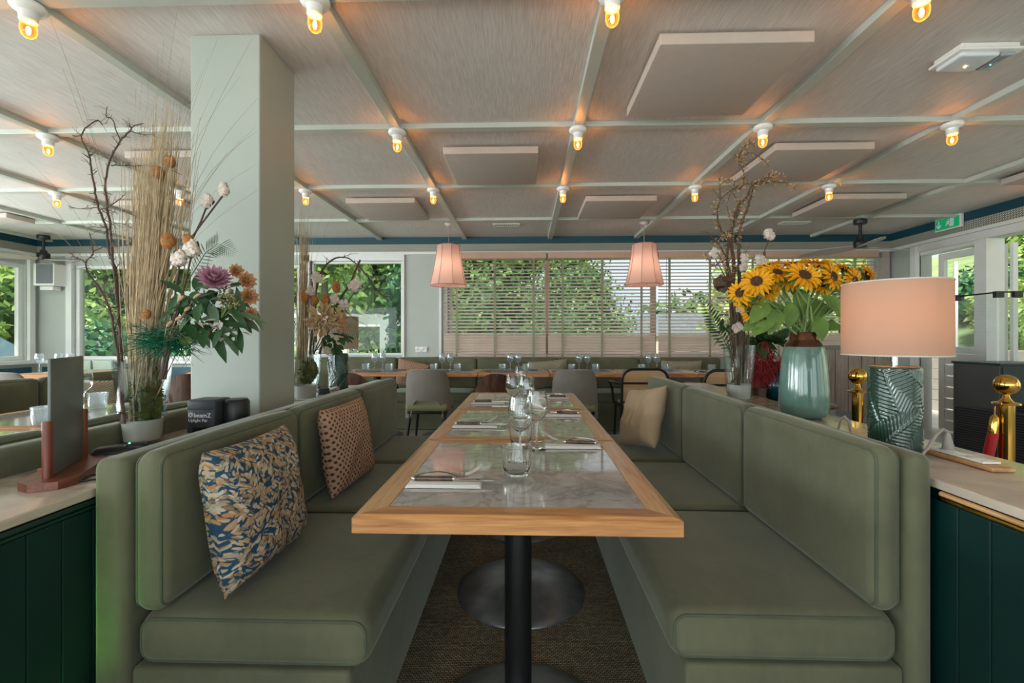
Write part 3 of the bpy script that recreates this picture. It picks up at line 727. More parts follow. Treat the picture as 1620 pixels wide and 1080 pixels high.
def throw_pillow(lab, m, w, h, t_, loc, rot, pinch=.06, grp=None, wr=.012, seed=0):
    n = 22; mb = MB(); vs = []; fs = []
    def pt(i, j, s):
        a = -1 + 2 * i / n; b = -1 + 2 * j / n
        ex = 1 - pinch * (1 - b * b) * 0 - pinch * (1 - abs(b) ** 2) ; ez = 1 - pinch * (1 - abs(a) ** 2)
        th = t_ / 2 * (max(0, 1 - a ** 4) ** .55) * (max(0, 1 - b ** 4) ** .55)
        e = 1 - max(abs(a), abs(b)) ** 6
        wv = wr * mnoise.noise(Vector((a * 2.2 + seed, b * 2.2, s * 3))) * e + wr * .6 * mnoise.noise(Vector((a * 6 + seed, b * 2, s * 3 + 9))) * e
        return (a * w / 2 * ex, s * th + wv, b * h / 2 * ez)
    ids = {}
    for s in (-1, 1):
        for i in range(n + 1):
            for j in range(n + 1):
                if i in (0, n) or j in (0, n):
                    if (i, j) in ids: ids[(i, j, s)] = ids[(i, j)]; continue
                    ids[(i, j)] = len(vs)
                ids[(i, j, s)] = len(vs); vs.append(pt(i, j, s))
        for i in range(n):
            for j in range(n):
                q = (ids[(i, j, s)], ids[(i + 1, j, s)], ids[(i + 1, j + 1, s)], ids[(i, j + 1, s)]); fs.append(q if s < 0 else q[::-1])
    mb.add(vs, fs); o = mb.build('throw_pillow', m, smooth=True, ang=80, loc=loc, rot=rot)
    return tag(o, lab, 'cushion', grp)
throw_pillow('blue and rust leaf-print cushion leaning on the left banquette', M['leafprint'], .385, .375, .145, (-.785, 1.32, .667), (math.radians(9), math.radians(0), math.radians(-91)), .05)
throw_pillow('brown honeycomb-knit cushion leaning on the left banquette', M['knit'], .39, .37, .115, (-.80, 2.03, .665), (math.radians(8), math.radians(1), math.radians(-95)), .04, seed=5)
throw_pillow('plain beige cushion standing at the far end of the right banquette', M['beigecloth'], .38, .37, .13, (.705, 2.78, .462 + .2), (math.radians(-20), math.radians(-10), math.radians(-70)), .07, seed=9)

# ------------------------------------------------ tables
def quadprism(mb, pts, z0, z1, bev=.008):
    """four-corner plank with a chamfered top"""
    cxx = sum(p[0] for p in pts) / 4; cyy = sum(p[1] for p in pts) / 4
    top = [(x, y, z1) for x, y in pts]
    vs = [(x, y, z0) for x, y in pts] + top
    return mb.add(vs, [(3, 2, 1, 0), (4, 5, 6, 7), (0, 1, 5, 4), (1, 2, 6, 5), (2, 3, 7, 6), (3, 0, 4, 7)])
def table(lab, w, d, group, bw=.055, base_dy=0, ped=True, inlay=M['marble']):
    t = thing('dining_table', lab, 'table', (0, 0, 0), 0, group); a, b = w / 2 - .0015, d / 2 - .0015; ia, ib = a - bw - .012, b - bw
    for (ca, cb, z0, z1, A) in (([(-a, -b), (a, -b), (ia, -ib), (-ia, -ib)], 'x', .705, .75, 0), ([(a, b), (-a, b), (-ia, ib), (ia, ib)], 'x', .705, .75, 0),
                             ([(-a, b), (-a, -b), (-ia, -ib), (-ia, ib)], 'y', .705, .75, 0), ([(a, -b), (a, b), (ia, ib), (ia, -ib)], 'y', .705, .75, 0)):
        mb = MB(); bv = .007; bx_ = .017
        out = [ca[0], ca[1]]; inn = [ca[2], ca[3]]
        c = Vector(((ca[0][0] + ca[2][0]) / 2, 0, 0))
        sh = []
        for (x, y) in out: sh.append((x - math.copysign(bx_, x), y - math.copysign(bv if abs(y) > b - .01 else 0, y)))
        vs = [(*out[0], z0 + .004), (*out[1], z0 + .004), (*inn[0], z0), (*inn[1], z0), (*out[0], z1 - bv), (*out[1], z1 - bv), (*sh[0], z1), (*sh[1], z1), (*inn[0], z1), (*inn[1], z1)]
        mb.add(vs, [(0, 1, 2, 3), (0, 4, 5, 1), (4, 6, 7, 5), (6, 9, 8, 7), (3, 2, 8, 9), (0, 3, 9, 6, 4), (1, 5, 7, 8, 2)])
        mb.build('frame_plank', M['oakx'] if cb == 'x' else M['oaky'], t, smooth=False)
    MB().box(-ia + .001, ia - .001, -ib + .001, ib - .001, .712, .7495).build('marble_inset', inlay, t, smooth=False)
    if ped:
        MB().tube([(0, base_dy, .03), (0, base_dy, .70)], .0385, 28).build('column', M['black'], t)
        MB().lathe([(0, .7045), (.16, .7045), (.16, .698), (0, .698)], 24, (0, base_dy, 0)).build('top_plate', M['black'], t)
        MB().lathe([(.0, .062), (.04, .062), (.06, .056), (.12, .05), (.19, .037), (.25, .02), (.282, .008), (.285, .003), (.285, 0), (0, 0)], 56, (0, base_dy, 0.007)).build('base', M['dome'], t)
    return t
TX = -.0205
tb = table('wood-edged marble table nearest the camera between the banquettes', .734, .748, 'three tables between the banquettes', base_dy=-.07)
tb.location = (TX, 1.0 + .374, 0)
dup(tb, (TX, 1.748 + .374, 0), 0, 'middle wood-edged marble table between the banquettes')
dup(tb, (TX, 2.496 + .374, 0), 0, 'farthest wood-edged marble table between the banquettes')
BT = [582, 675.5, 789, 901, 1013.5, 1126]; TY = 5.3
names = ['first from the left', 'second from the left', 'third from the left', 'fourth from the left', 'fifth from the left', 'sixth from the left']
bt = table('', .79, .62, 'tables along the back banquette', bw=.07, inlay=M['marble3'], base_dy=-.065)
TBX = []
for i, u in enumerate(BT):
    x = -1.83 + .795 * i + .115; TBX.append(x)
    lab = 'oak-edged table ' + names[i] + ' in the row below the blinds'
    if i == 0: bt.location = (x, TY, 0); bt['label'] = lab
    else: dup(bt, (x, TY, 0), 0, lab)
dup(bt, (-3.4, TY, 0), 0, 'oak-edged table in the back row hidden partly by the pillar')
lt = table('wood-edged marble table beyond the left partition behind the menu holder', .70, .748, 'tables beyond the left partition')
lt.location = (-2.37, 1.9 - .374, 0); dup(lt, (-2.37, 1.9 + .376, 0), 0, 'wood-edged marble table beyond the left partition under the stemmed glasses')
lt2 = table('pale wood table by the left windows with big wine glasses', .8, .8, None, inlay=M['oaky']); lt2.location = (P(120, 5.0), 5.0, 0); lt2['label'] = 'pale wood table by the left windows'
# back banquette: reuse of the banquette builder turned by 90 degrees
bq = banquette('long green velvet banquette under the blinds along the back wall', 1, 0, .50, .585, .66, 0, 6, 1.07)
bq.rotation_euler = (0, 0, pi / 2); bq.location = (P(1143, 6.0), 5.86, 0)
# ------------------------------------------------ cushions on the back and far banquettes
throw_pillow('honeycomb-knit cushion on the back banquette behind the left grey chair', M['knit'], .42, .36, .12, (P(652, 5.85), 5.86, .462 + .20), (math.radians(12), math.radians(12), 0), .05, seed=2)
throw_pillow('striped cushion with ruffled edge on the back banquette near the right grey chair', M['stripecloth'], .5, .38, .13, (P(868, 5.85), 5.86, .462 + .203), (math.radians(12), math.radians(-5), 0), .05, seed=3)
throw_pillow('long striped cushion at the right end of the back banquette', M['stripecloth'], .52, .38, .13, (P(1077, 5.85), 5.86, .462 + .2), (math.radians(12), 0, 0), .05, seed=4)
throw_pillow('patterned cream cushion on the far left banquette beside the menu holder', M['creamleaf'], .34, .36, .12, (-3.13, 2.42, .462 + .2), (math.radians(10), math.radians(5), math.radians(-97)), .05, seed=6)
throw_pillow('patterned cream cushion on the far left banquette behind the stemmed glasses', M['creamleaf'], .34, .36, .12, (-3.13, 3.2, .462 + .2), (math.radians(10), math.radians(-8), math.radians(-92)), .05, seed=7)

# ------------------------------------------------ chairs (front of the chair is local +y, its back toward the camera)
def grey_chair():
    t = thing('dining_chair', '', 'chair', (0, 0, 0), 0, 'grey upholstered chairs at the back row')
    n, m = 28, 16; W2, D2 = .235, .22
    def pos(a, z):      # a -1..1 round the shell
        q = max(0, min(1, (z - .45) / .37)); w = W2 - .025 * q + .0; ang = a * 1.32
        x = w * sin(ang) / sin(1.32) * (1 + .0 * q); y = -D2 * (cos(ang) ** .8 if cos(ang) > 0 else 0) * .75 - .02 - .05 * q
        return Vector((x, y, z))
    vs = []; fs = []; idx = {}
    for s_ in (0, 1):
        for i in range(n + 1):
            for j in range(m + 1):
                a = -1 + 2 * i / n; top = .81 - .06 * abs(a) ** 5 * 1.0 - (.07 * max(0, abs(a) - .75) / .25)
                bot = .33 if abs(a) > .56 else (.33 + .19 * (1 - (abs(a) / .56) ** 6))
                z = bot + (top - bot) * j / m; p = pos(a, z); c = Vector((0, .06, z)); d = (p - c); d.z = 0; d.normalize()
                idx[(s_, i, j)] = len(vs); vs.append(tuple(p + d * (.0 if s_ else -.032)))
    for i in range(n):
        for j in range(m):
            fs.append((idx[(1, i, j)], idx[(1, i + 1, j)], idx[(1, i + 1, j + 1)], idx[(1, i, j + 1)]))
            fs.append((idx[(0, i, j)], idx[(0, i, j + 1)], idx[(0, i + 1, j + 1)], idx[(0, i + 1, j)]))
    for i in range(n):
        for j, o_ in ((0, 0), (m, 1)): fs.append((idx[(0, i, j)], idx[(0, i + 1, j)], idx[(1, i + 1, j)], idx[(1, i, j)]))
    for j in range(m):
        for i in (0, n): fs.append((idx[(0, i, j)], idx[(1, i, j)], idx[(1, i, j + 1)], idx[(0, i, j + 1)]))
    mb = MB().add(vs, fs); mb.build('backrest', M['greychair'], t, ang=50)
    e = [tuple((Vector(vs[idx[(1, i, m)]]) + Vector(vs[idx[(0, i, m)]])) / 2) for i in range(n + 1)]
    MB().tube(e, .0165, 8).build('piping', M['greychair'], t)
    MB().bbox(-.215, .215, -.17, .25, .41, .475, .03, 4, (0, 0, .015), 6).build('seat', M['seatgreen'], t, ang=60)
    MB().bbox(-.2, .2, -.15, .23, .375, .409, .01).build('seat_frame', M['black'], t)
    for sx in (-1, 1):
        for sy, yy in ((-1, -.13), (1, .2)):
            MB().tube([(sx * .17, yy, .38), (sx * .21, yy + sy * .05, .0)], [.017, .011], 10).build('leg', M['black'], t)
    return t
g = grey_chair(); g['label'] = 'grey upholstered chair, left one, with cut-out at the base of its back'; g.location = (P(679, 4.62), 4.66, 0)
dup(g, (P(909, 4.62), 4.68, 0), math.radians(-3), 'grey upholstered chair, right one, beyond the end of the central tables')
def wood_chair():
    t = thing('dining_chair', '', 'chair', (0, 0, 0), 0, 'dark plywood chairs')
    n = 24; vs = []; fs = []
    for s_ in (0, 1):
        for i in range(n + 1):
            a = -1 + 2 * i / n
            for j in range(9):
                q = j / 8; top = .46 + .33 * max(0, 1 - abs(a) ** 2.6) ** .5; z = .46 + (top - .46) * q
                x = a * .235; y = -.2 + .09 * a * a - .045 * (z - .46) / .33 * 1.2 - s_ * .011
                vs.append((x, y, z))
    g_ = lambda s_, i, j: s_ * (n + 1) * 9 + i * 9 + j
    for i in range(n):
        for j in range(8):
            fs.append((g_(0, i, j), g_(0, i + 1, j), g_(0, i + 1, j + 1), g_(0, i, j + 1))); fs.append((g_(1, i, j), g_(1, i, j + 1), g_(1, i + 1, j + 1), g_(1, i + 1, j)))
        for j in (0, 8): fs.append((g_(0, i, j), g_(1, i, j), g_(1, i + 1, j), g_(0, i + 1, j)))
    MB().add(vs, fs).build('backrest', M['darkwood'], t, ang=60)
    MB().bbox(-.21, .21, -.18, .22, .43, .462, .014, 3).build('seat', M['seatgreen'], t)
    for sx in (-1, 1):
        MB().tube([(sx * .19, -.2, .60), (sx * .185, -.19, .40), (sx * .2, -.22, 0)], [.01, .014, .011], 8).build('leg', M['black'], t)
        MB().tube([(sx * .18, .18, .43), (sx * .2, .21, 0)], [.014, .011], 8).build('leg', M['black'], t)
    return t
c = wood_chair(); c['label'] = 'dark plywood chair with rounded back between the two grey chairs'; c.location = (P(786, 4.55), 4.66, 0)
dup(c, (P(563, 4.6), 4.75, 0), math.radians(-8), 'dark plywood chair partly hidden behind the left banquette end')
dup(c, (P(292, 4.4), 4.55, 0), math.radians(20), 'dark striped plywood chair seen between the big vase and the pillar')
def cane_chair():
    t = thing('dining_armchair', '', 'chair', (0, 0, 0), 0, 'black bentwood cane chairs')
    def loop(w, z0, z1, r, y0, y1, k=8):
        L = []
        for (cx_, cz_, a0) in ((-w + r, z1 - r, pi), (w - r, z1 - r, pi / 2)):
            for i in range(k + 1):
                a = a0 - i * pi / 2 / k; z = cz_ + r * sin(a); L.append((cx_ + r * cos(a), y0 + (y1 - y0) * (z - z0) / (z1 - z0), z))
        return [(-w, y0, z0)] + L + [(w, y0, z0)]
    L = loop(.225, .0, .83, .11, -.16, -.25); MB().tube(L, .0135, 10).build('back_frame', M['black'], t)
    for z, y in ((.50, -.214), (.69, -.237)): MB().tube([(-.225, y, z), (.225, y, z)], .011, 8).build('cross_rail', M['black'], t)
    vs = []; fs = []; n = 16
    pts = [(x, z) for x, _, z in loop(.212, .5, .818, .1, 0, 0)]
    mb = MB(); mb.add([(x, -.214 - .036 * (z - .5) / .33, z) for x, z in pts], [tuple(range(len(pts)))]); mb.build('cane_panel', M['cane'], t, smooth=False)
    MB().bbox(-.215, .215, -.2, .22, .425, .455, .014, 3).build('seat_ring', M['black'], t)
    MB().bbox(-.19, .19, -.17, .195, .45, .475, .012, 3).build('seat_pad', M['seatgreen'], t)
    arm = [(-.225, -.235, .68), (-.27, -.2, .69), (-.30, -.08, .69), (-.295, .08, .68), (-.27, .15, .655), (-.245, .17, .60), (-.23, .17, .44)]
    for s_ in (-1, 1):
        MB().tube([(-s_ * x, y, z) for x, y, z in arm], .0125, 8).build('armrest', M['black'], t)
        MB().tube([(s_ * .2, .19, .44), (s_ * .215, .22, 0)], [.015, .011], 8).build('leg', M['black'], t)
    MB().tube([(.19 * cos(a), .19 * sin(a), .22) for a in [i * 2 * pi / 24 for i in range(24)]], .008, 6, closed=True).build('hoop', M['black'], t)
    return t
c = cane_chair(); c['label'] = 'black bentwood cane armchair beside the beige cushion'; c.location = (P(1019, 4.55), 4.75, 0)
dup(c, (P(1150, 4.4), 4.6, 0), 0, 'black bentwood cane armchair just left of the vase of branches')
# pale chairs by the left windows
def pale_chair(lab, x, y, rz):
    t = thing('dining_chair', lab, 'chair', (x, y, 0), rz); pm = M['paleseat']
    MB().bbox(-.21, .21, -.235, -.2, .5, .84, .05, 4, n=3).build('backrest', pm, t); MB().bbox(-.21, .21, -.2, .21, .43, .47, .018, 3).build('seat', pm, t)
    for sx in (-1, 1):
        MB().tube([(sx * .17, -.215, .52), (sx * .19, -.22, .0)], .011, 8).build('leg', M['white'], t); MB().tube([(sx * .17, .17, .44), (sx * .19, .2, .0)], .011, 8).build('leg', M['white'], t)
M['paleseat'] = mat('pale_sage_leather', (150, 162, 146), .5, var=.05)
pale_chair('pale sage chair with rounded back at the window table', P(138, 5.6), 5.68, pi); pale_chair('pale sage chair near the left corner, mostly behind the menu holder', P(82, 5.6), 5.7, pi * .97)
# dark curved chair in front of the window table
c = dup(g, (P(62, 4.3), 4.2, 0), math.radians(-14), 'grey upholstered chair at the pale table by the left windows')

# ------------------------------------------------ glassware
def wine_glass(r=.0, mt='glass'):
    out = [(0, 0), (.034, .0), (.0345, .0015), (.02, .004), (.006, .009), (.0036, .02), (.0034, .085), (.006, .095), (.02, .106), (.034, .124), (.0395, .145), (.038, .17), (.0315, .208)]
    inn = [(.0302, .208), (.0368, .17), (.0383, .145), (.0328, .1255), (.019, .108), (.006, .099), (0, .0975)]
    return MB().lathe(out + inn, 36).build('wine_glass', M[mt], None, ang=60)
def tumbler(mt='glass', flutes=24, h=.083, r0=.033, r1=.0445):
    out = [(0, 0), (r0 * .85, 0), (r0, .004)] + [(r0 + (r1 - r0) * (q / 8) ** .6, .004 + (h - .004) * q / 8) for q in range(1, 9)]
    inn = [(r1 - .0018, h)] + [(r0 - .002 + (r1 - r0) * (q / 8) ** .6, .010 + (h - .010) * q / 8) for q in range(7, 0, -1)] + [(r0 * .8, .010), (0, .010)]
    n = len(out)
    return MB().lathe(out + inn, flutes * 3, fn=lambda a, z, i: (.0007 * cos(flutes * a) if 1 < i < n - 2 else 0)).build('tumbler', M[mt], None, ang=60)
ZT = .7505
def place(o, x, y, lab, cat, grp, first=None, z=ZT, s=1):
    if first: q = o
    else:
        q = o.copy(); SC.collection.objects.link(q)
        for ch in o.children: c2 = ch.copy(); SC.collection.objects.link(c2); c2.parent = q
    q.location = (x, y, z); q.rotation_euler = (0, 0, U(0, 6)); q.scale = (s, s, s); tag(q, lab, cat, grp); return q
wg = wine_glass(); tg = tumbler()
G1 = 'glasses on the three central tables'
place(wg, P(823, 1.43), 1.43, 'stemmed wine glass nearest the camera, just behind the front tumbler', 'glass', G1, True)
place(tg, P(817.5, 1.30), 1.30, 'fluted tumbler nearest the camera on the front marble table', 'glass', G1, True)
place(tg, P(824, 1.66), 1.66, 'fluted tumbler behind the nearest wine glass', 'glass', G1)
place(wg, P(849, 1.60), 1.60, 'wine glass leaning right of the others on the front marble table', 'glass', G1)
place(tg, P(822, 2.06), 2.06, 'nearer fluted tumbler on the middle central table', 'glass', G1)
place(wg, P(812, 2.28), 2.28, 'left wine glass of the middle central table', 'glass', G1)
place(tg, P(829, 2.42), 2.42, 'farther fluted tumbler on the middle central table', 'glass', G1)
place(wg, P(833, 2.20), 2.20, 'right wine glass of the middle central table', 'glass', G1)
place(tg, P(829, 2.72), 2.72, 'nearer fluted tumbler on the farthest central table', 'glass', G1)
place(wg, P(824, 2.93), 2.93, 'wine glass on the farthest central table', 'glass', G1)
place(tg, P(835, 3.08), 3.08, 'farther fluted tumbler on the farthest central table', 'glass', G1)
wt = wine_glass(mt='thinback'); tt = tumbler('thinback', 16)
place(wt, 0, 0, '', 'glass', 'glasses on the back row', True); place(tt, 0, 0, '', 'glass', 'glasses on the back row', True)
fw_ = ft_ = True
for i, x in enumerate(TBX):
    o = names[i]
    for dx, s_ in ((-.05, 'left'), (.045, 'right')):
        if i == 5: continue
        lab = s_ + ' wine glass on the back-row table ' + o
        if fw_: wt.location = (x + dx, TY - .02, ZT); wt['label'] = lab; fw_ = False
        else: place(wt, x + dx, TY - .02, lab, 'glass', 'glasses on the back row')
    for dx, s_ in ((-.14, 'left'), (.135, 'right')):
        lab = s_ + ' tumbler on the back-row table ' + o
        if ft_: tt.location = (x + dx, TY - .06, ZT); tt['label'] = lab; ft_ = False
        else: place(tt, x + dx, TY - .06, lab, 'glass', 'glasses on the back row')
GL = 'glasses beyond the left partition'
place(wg, -2.216, 2.135, 'left stemmed glass between menu holder and big vase', 'glass', GL, s=1.06); place(wg, -2.32, 2.322, 'right stemmed glass between menu holder and big vase', 'glass', GL, s=1.06)
place(tt, -2.355, 2.44, 'ribbed tumbler between the stemmed glasses and the big vase', 'glass', GL, s=1.05); place(tt, -2.16, 1.98, 'ribbed tumbler just right of the menu card', 'glass', GL)
for u, lb in ((62, 'left'), (93, 'middle'), (111, 'right')):
    place(wt, P(u, 4.85), 4.85, lb + ' large wine glass on the pale window table', 'glass', 'glasses on the pale window table', s=1.02)
place(wt, -3.28, TY, 'wine glass seen right of the big vase, near the pillar', 'glass', None)

# ------------------------------------------------ cutlery and napkins (handles toward local -x)
def fork():
    t = thing('fork', '', 'cutlery'); 
    mb = MB(); n = 12; L = .195
    def zc(q): return .004 + .012 * sin(pi * min(1, q / .62)) * 1.0 + (.024 * ((q - .78) / .22) ** 1.2 if q > .78 else 0) - (.006 if q > .62 else 0) * 0
    pts = [(L * (q / n - .5), 0, zc(q / n)) for q in range(0, 10)]
    vs = []; fs = []
    wd = [.007, .0085, .008, .0062, .005, .0042, .0045, .0085, .0125, .013]
    for (x, y, z), w in zip(pts, wd): vs += [(x, -w, z), (x, w, z), (x, w, z + .002), (x, -w, z + .002)]
    for i in range(9):
        a = 4 * i
        for k in range(4): fs.append((a + k, a + (k + 1) % 4, a + 4 + (k + 1) % 4, a + 4 + k))
    fs += [(0, 3, 2, 1), (36, 37, 38, 39)]; mb.add(vs, fs).build('fork_body', M['steel'], t)
    for k in range(4):
        y = (-1.5 + k) * .0072; p = [(L * (q / n - .5), y, zc(q / n) + .001) for q in (9, 10, 11, 12)]
        MB().tube(p, [.0017, .0016, .0014, .0008], 6).build('tine', M['steel'], t)
    return t
def knife():
    t = thing('knife', '', 'cutlery')
    MB().bbox(-.115, -.005, -.0085, .0085, 0, .013, .006, 3).build('handle', M['darkwood'], t)
    for x in (-.115, -.008): MB().ball((x, 0, .0065), (.008, .0088, .0072), 12, 8).build('bolster', M['steel'], t)
    MB().poly([(-.004, -.007), (.07, -.010), (.10, -.007), (.115, .004), (.1, .007), (-.004, .007)], .002, M=Matrix.Translation((0, 0, .005)) @ Matrix.Rotation(-pi / 2, 4, 'X')).build('blade', M['steel'], t, smooth=False)
    return t
def napkin():
    t = MB(); 
    for k in range(3): t.bbox(-.1 + .002 * k, .1 - .002 * k, -.055 + .001 * k, .055 - .002 * k, .0028 * k, .0028 * (k + 1), .0013, 1)
    return t.build('napkin', M['napkin'])
fk = fork(); kn = knife(); nk = napkin(); first = True
ST = [(-.215, 1.235, 1, 'at the left of the nearest central table'), (.168, 1.685, -1, 'at the right of the nearest central table'), (-.22, 2.02, 1, 'at the left of the middle central table'), (.18, 2.33, -1, 'at the right of the middle central table'), (-.22, 2.72, 1, 'at the left of the farthest central table'), (.18, 2.98, -1, 'at the right of the farthest central table')]
for x, y, s_, lb in ST:
    rz = 0 if s_ > 0 else pi
    for proto, nm, cat, dx, dy, dz, rr in ((nk, 'folded white napkin ', 'napkin', 0, 0, 0, 0), (kn, 'wooden handled knife ', 'cutlery', .03, -.018, .0086, 0), (fk, 'steel fork with raised tines ', 'cutlery', -.0, .016, .0088, .16)):
        q = proto if first else dup(proto)
        q.location = (x + s_ * dx, y + s_ * dy if s_ > 0 else y - .02 + abs(dy) * (1 if dy > 0 else -.2), ZT + dz); q.rotation_euler = (0, 0, rz + rr * s_)
        tag(q, nm + lb, cat, {'napkin': 'napkins on the central tables', 'cutlery': 'cutlery on the central tables'}[cat])
        if nm.startswith('wooden') and (s_ < 0): q.rotation_euler = (0, 0, rz - .12)
    first = False
pm = MB().bbox(-.15, .15, -.1, .1, 0, .003, .0015, 1).build('placemat', M['navy']); pmf = True
for i, x in enumerate(TBX):
    for dx, s_ in ((-.2, 'left'), (.21, 'right')):
        q = pm if pmf else pm.copy()
        if not pmf: SC.collection.objects.link(q)
        pmf = False; q.location = (x + dx * .55, TY + (-.12 if dx < 0 else .14), ZT); tag(q, s_ + ' slate blue placemat on the back-row table ' + names[i], 'placemat', 'placemats on the back row')
        if dx < 0:
            dup(fk, (x - .27, TY - .16, ZT + .003), .3, 'fork on the back-row table ' + names[i], 'cutlery on the back row')
            dup(kn, (x - .25, TY - .12, ZT + .003), .1, 'knife on the back-row table ' + names[i], 'cutlery on the back row')
dup(nk, (-2.25, 2.62, ZT), .4, 'crumpled white napkin beyond the ribbed tumbler', 'napkins beyond the left partition')

# ------------------------------------------------ table lamps
M['frond'] = mat('glazed_dark_green_ceramic', (34, 62, 52), .18, var=.25, vs=10, coat=.8)
M['shade_lit'] = translucent('cream_drum_shade', (208, 180, 160), .5)
M['shade_off'] = mat('drum_shade_unlit', (176, 160, 142), .8, var=.04)  # same drum shade, its colour greyed because the lamp is off
def frond_h(a, z, R_=.085):
    x = a * R_; best = 0
    # fronds: (origin x, z, angle)
    P_ = [(-.27, .02, 40), (-.15, -.03, 55), (-.03, .06, 120), (.02, .0, 48), (.1, .1, 118), (.16, -.02, 60), (.25, .05, 130), (-.22, .16, 20), (-.1, .17, 160), (.05, .19, 15), (.18, .2, 150), (-.26, .1, 110)]
    out = -1; h = 0
    for i, (ox, oz, an) in enumerate(P_):
        for wrap in (-2 * pi * R_, 0, 2 * pi * R_):
            dx, dz = x - ox - wrap, z - oz; c_, s_ = cos(math.radians(an)), sin(math.radians(an))
            u = dx * c_ + dz * s_; v = -dx * s_ + dz * c_ + .9 * (u * u) * .8
            if -.005 < u < .2:
                wd = .062 * (1 - (u / .2) ** 2) ** .5 if u > 0 else .0
                if abs(v) < wd:
                    pr = (i * 7) % 12
                    if pr > out:
                        out = pr; h = .0032 * abs(sin((u - abs(v) * .75) * 240)) ** .7 + (.0025 if abs(v) < .0035 else 0) + .001
    return h
def table_lamp(x, y, z, lab, lit, rz):
    t = thing('table_lamp', lab, 'table lamp', (x, y, z), rz, 'table lamps with leaf-embossed bases'); t.scale = (.765, .765, 1)
    prof = [(.0, 0), (.078, 0), (.084, .004)] + [(.085, .006 + .244 * i / 90) for i in range(91)] + [(.083, .254), (.079, .256), (.079, .250), (0, .250)]
    MB().lathe(prof, 200, fn=lambda a, zz, i: (frond_h(a - pi, zz) - .003) if 3 <= i <= 92 else 0).build('lamp_body', M['frond'], t, ang=180)
    MB().lathe([(0, .2505), (.0788, .2505), (.0788, .2545), (.03, .2550), (0, .2550)], 40).build('top_disc', M['oakx'], t)
    MB().tube([(0, 0, .254), (0, 0, .31)], .011, 14).build('stem', M['steel'], t)
    sh = []
    for r, zz in ((.174, .29), (.174, .508)): sh.append((r, zz))
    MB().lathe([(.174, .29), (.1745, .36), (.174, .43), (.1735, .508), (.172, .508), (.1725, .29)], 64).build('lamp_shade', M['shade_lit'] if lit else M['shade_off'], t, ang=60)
    for zz in (.29, .508): MB().tube([(.1745 * cos(k * pi / 32), .1745 * sin(k * pi / 32), zz) for k in range(64)], .0022, 5, closed=True).build('hoop', M['ceramic_white'], t)
    for k in range(3): MB().tube([(.012 * cos(k * 2.094), .012 * sin(k * 2.094), .305), (.172 * cos(k * 2.094), .172 * sin(k * 2.094), .295)], .0017, 4).build('spider_arm', M['steel'], t)
    b_ = MB().ball((0, 0, .37), .028, 14, 10); MB.tube(b_, [(0, 0, .31), (0, 0, .345)], .014, 10)
    b_.build('bulb', emis('table_bulb', (1, .65, .4, 1), 2) if lit else M['whitegloss'], t)
    if lit:
        L = bpy.data.lights.new('lamp_light', 'POINT'); L.energy = .85; L.color = (1, .7, .46); L.shadow_soft_size = .03
        lo = link(bpy.data.objects.new('lamp_light', L)); lo.parent = t; lo.location = (0, 0, .41)
    return t
table_lamp(P(1415, 1.42), 1.42, .801, 'lit table lamp with cream drum shade and green leaf-embossed base', True, 0)
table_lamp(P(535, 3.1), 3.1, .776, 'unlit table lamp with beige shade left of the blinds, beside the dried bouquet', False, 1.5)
cab = MB().tube([(1.12, 1.50, .806), (1.10, 1.56, .808), (1.10, 1.575, .83), (1.10, 1.58, .86), (1.10, 1.60, .872), (1.10, 1.62, .86), (1.10, 1.63, .83), (1.10, 1.64, .806)], .0035, 6)
tag(cab.build('lamp_cable', M['cord']), 'grey lamp cable looping above the right banquette', 'cable')
cab = MB().tube([(1.05, 1.27, .806), (1.08, 1.28, .812), (1.12, 1.30, .838), (1.16, 1.32, .868), (1.195, 1.338, .882), (1.212, 1.344, .874), (1.215, 1.345, .866)], .0038, 8)
tag(cab.build('plug_cable', M['cord']), 'short grey cable running up to the plug in the right outlet', 'cable')
t = thing('power_outlet', 'long wooden outlet strip with a grey plug on the right ledge', 'socket', (1.215, 1.29, .801), math.radians(-90))
MB().bbox(-.10, .10, -.03, .03, 0, .012, .004, 2).build('wooden_tray', M['oaky'], t); MB().bbox(-.085, .07, -.024, .024, .0125, .019, .003, 2).build('face_plate', M['whitegloss'], t)
for xx in (-.055, .025): MB().lathe([(0, .019), (.016, .019), (.019, .0225), (.0, .0205)], 24, (xx, 0, 0)).build('outlet', M['ceramic_white'], t)
tag(MB().lathe([(0, 0), (.0135, 0), (.013, .012), (.009, .028), (.005, .046), (.0, .048)], 18).build('plug', M['cord'], None, loc=(1.215, 1.345, .823)), 'grey plug pushed into the right outlet strip', 'plug')
# left ledge things
t = thing('outlet_strip', 'small wooden outlet strip lying on the left ledge', 'socket', (P(128, 1.26), 1.27, .776), math.radians(62))
MB().bbox(-.09, .12, -.03, .03, 0, .011, .004, 2).build('wooden_tray', M['oaky'], t); MB().bbox(-.05, .08, -.024, .024, .0115, .016, .002).build('face_plate', M['whitegloss'], t)
tag(MB().tube([(-1.12, 1.22, .779), (-1.15, 1.17, .779), (-1.13, 1.12, .779), (-1.09, 1.15, .779), (-1.07, 1.24, .779)], .0028, 6).build('cable', M['plastic']), 'thin black cable curled on the left ledge', 'cable')
t = thing('remote_device', 'flat black plastic device lying on the left ledge beside the vase', 'device', (P(190, 1.36), 1.355, .776), math.radians(25))
MB().bbox(-.062, .062, -.028, .028, .002, .034, .014, 4, (0, 0, .006), 4).build('body', M['plastic'], t); MB().bbox(.015, .072, -.022, .022, .012, .044, .012, 4).build('raised_end', M['plastic'], t)
MB().ball((.03, -.012, .0445), .0025).build('indicator', M['led'], t)
t = thing('menu_holder', 'reddish wooden menu stand holding a tall grey card', 'menu holder', (-1.235, 1.19, .776), math.radians(118))
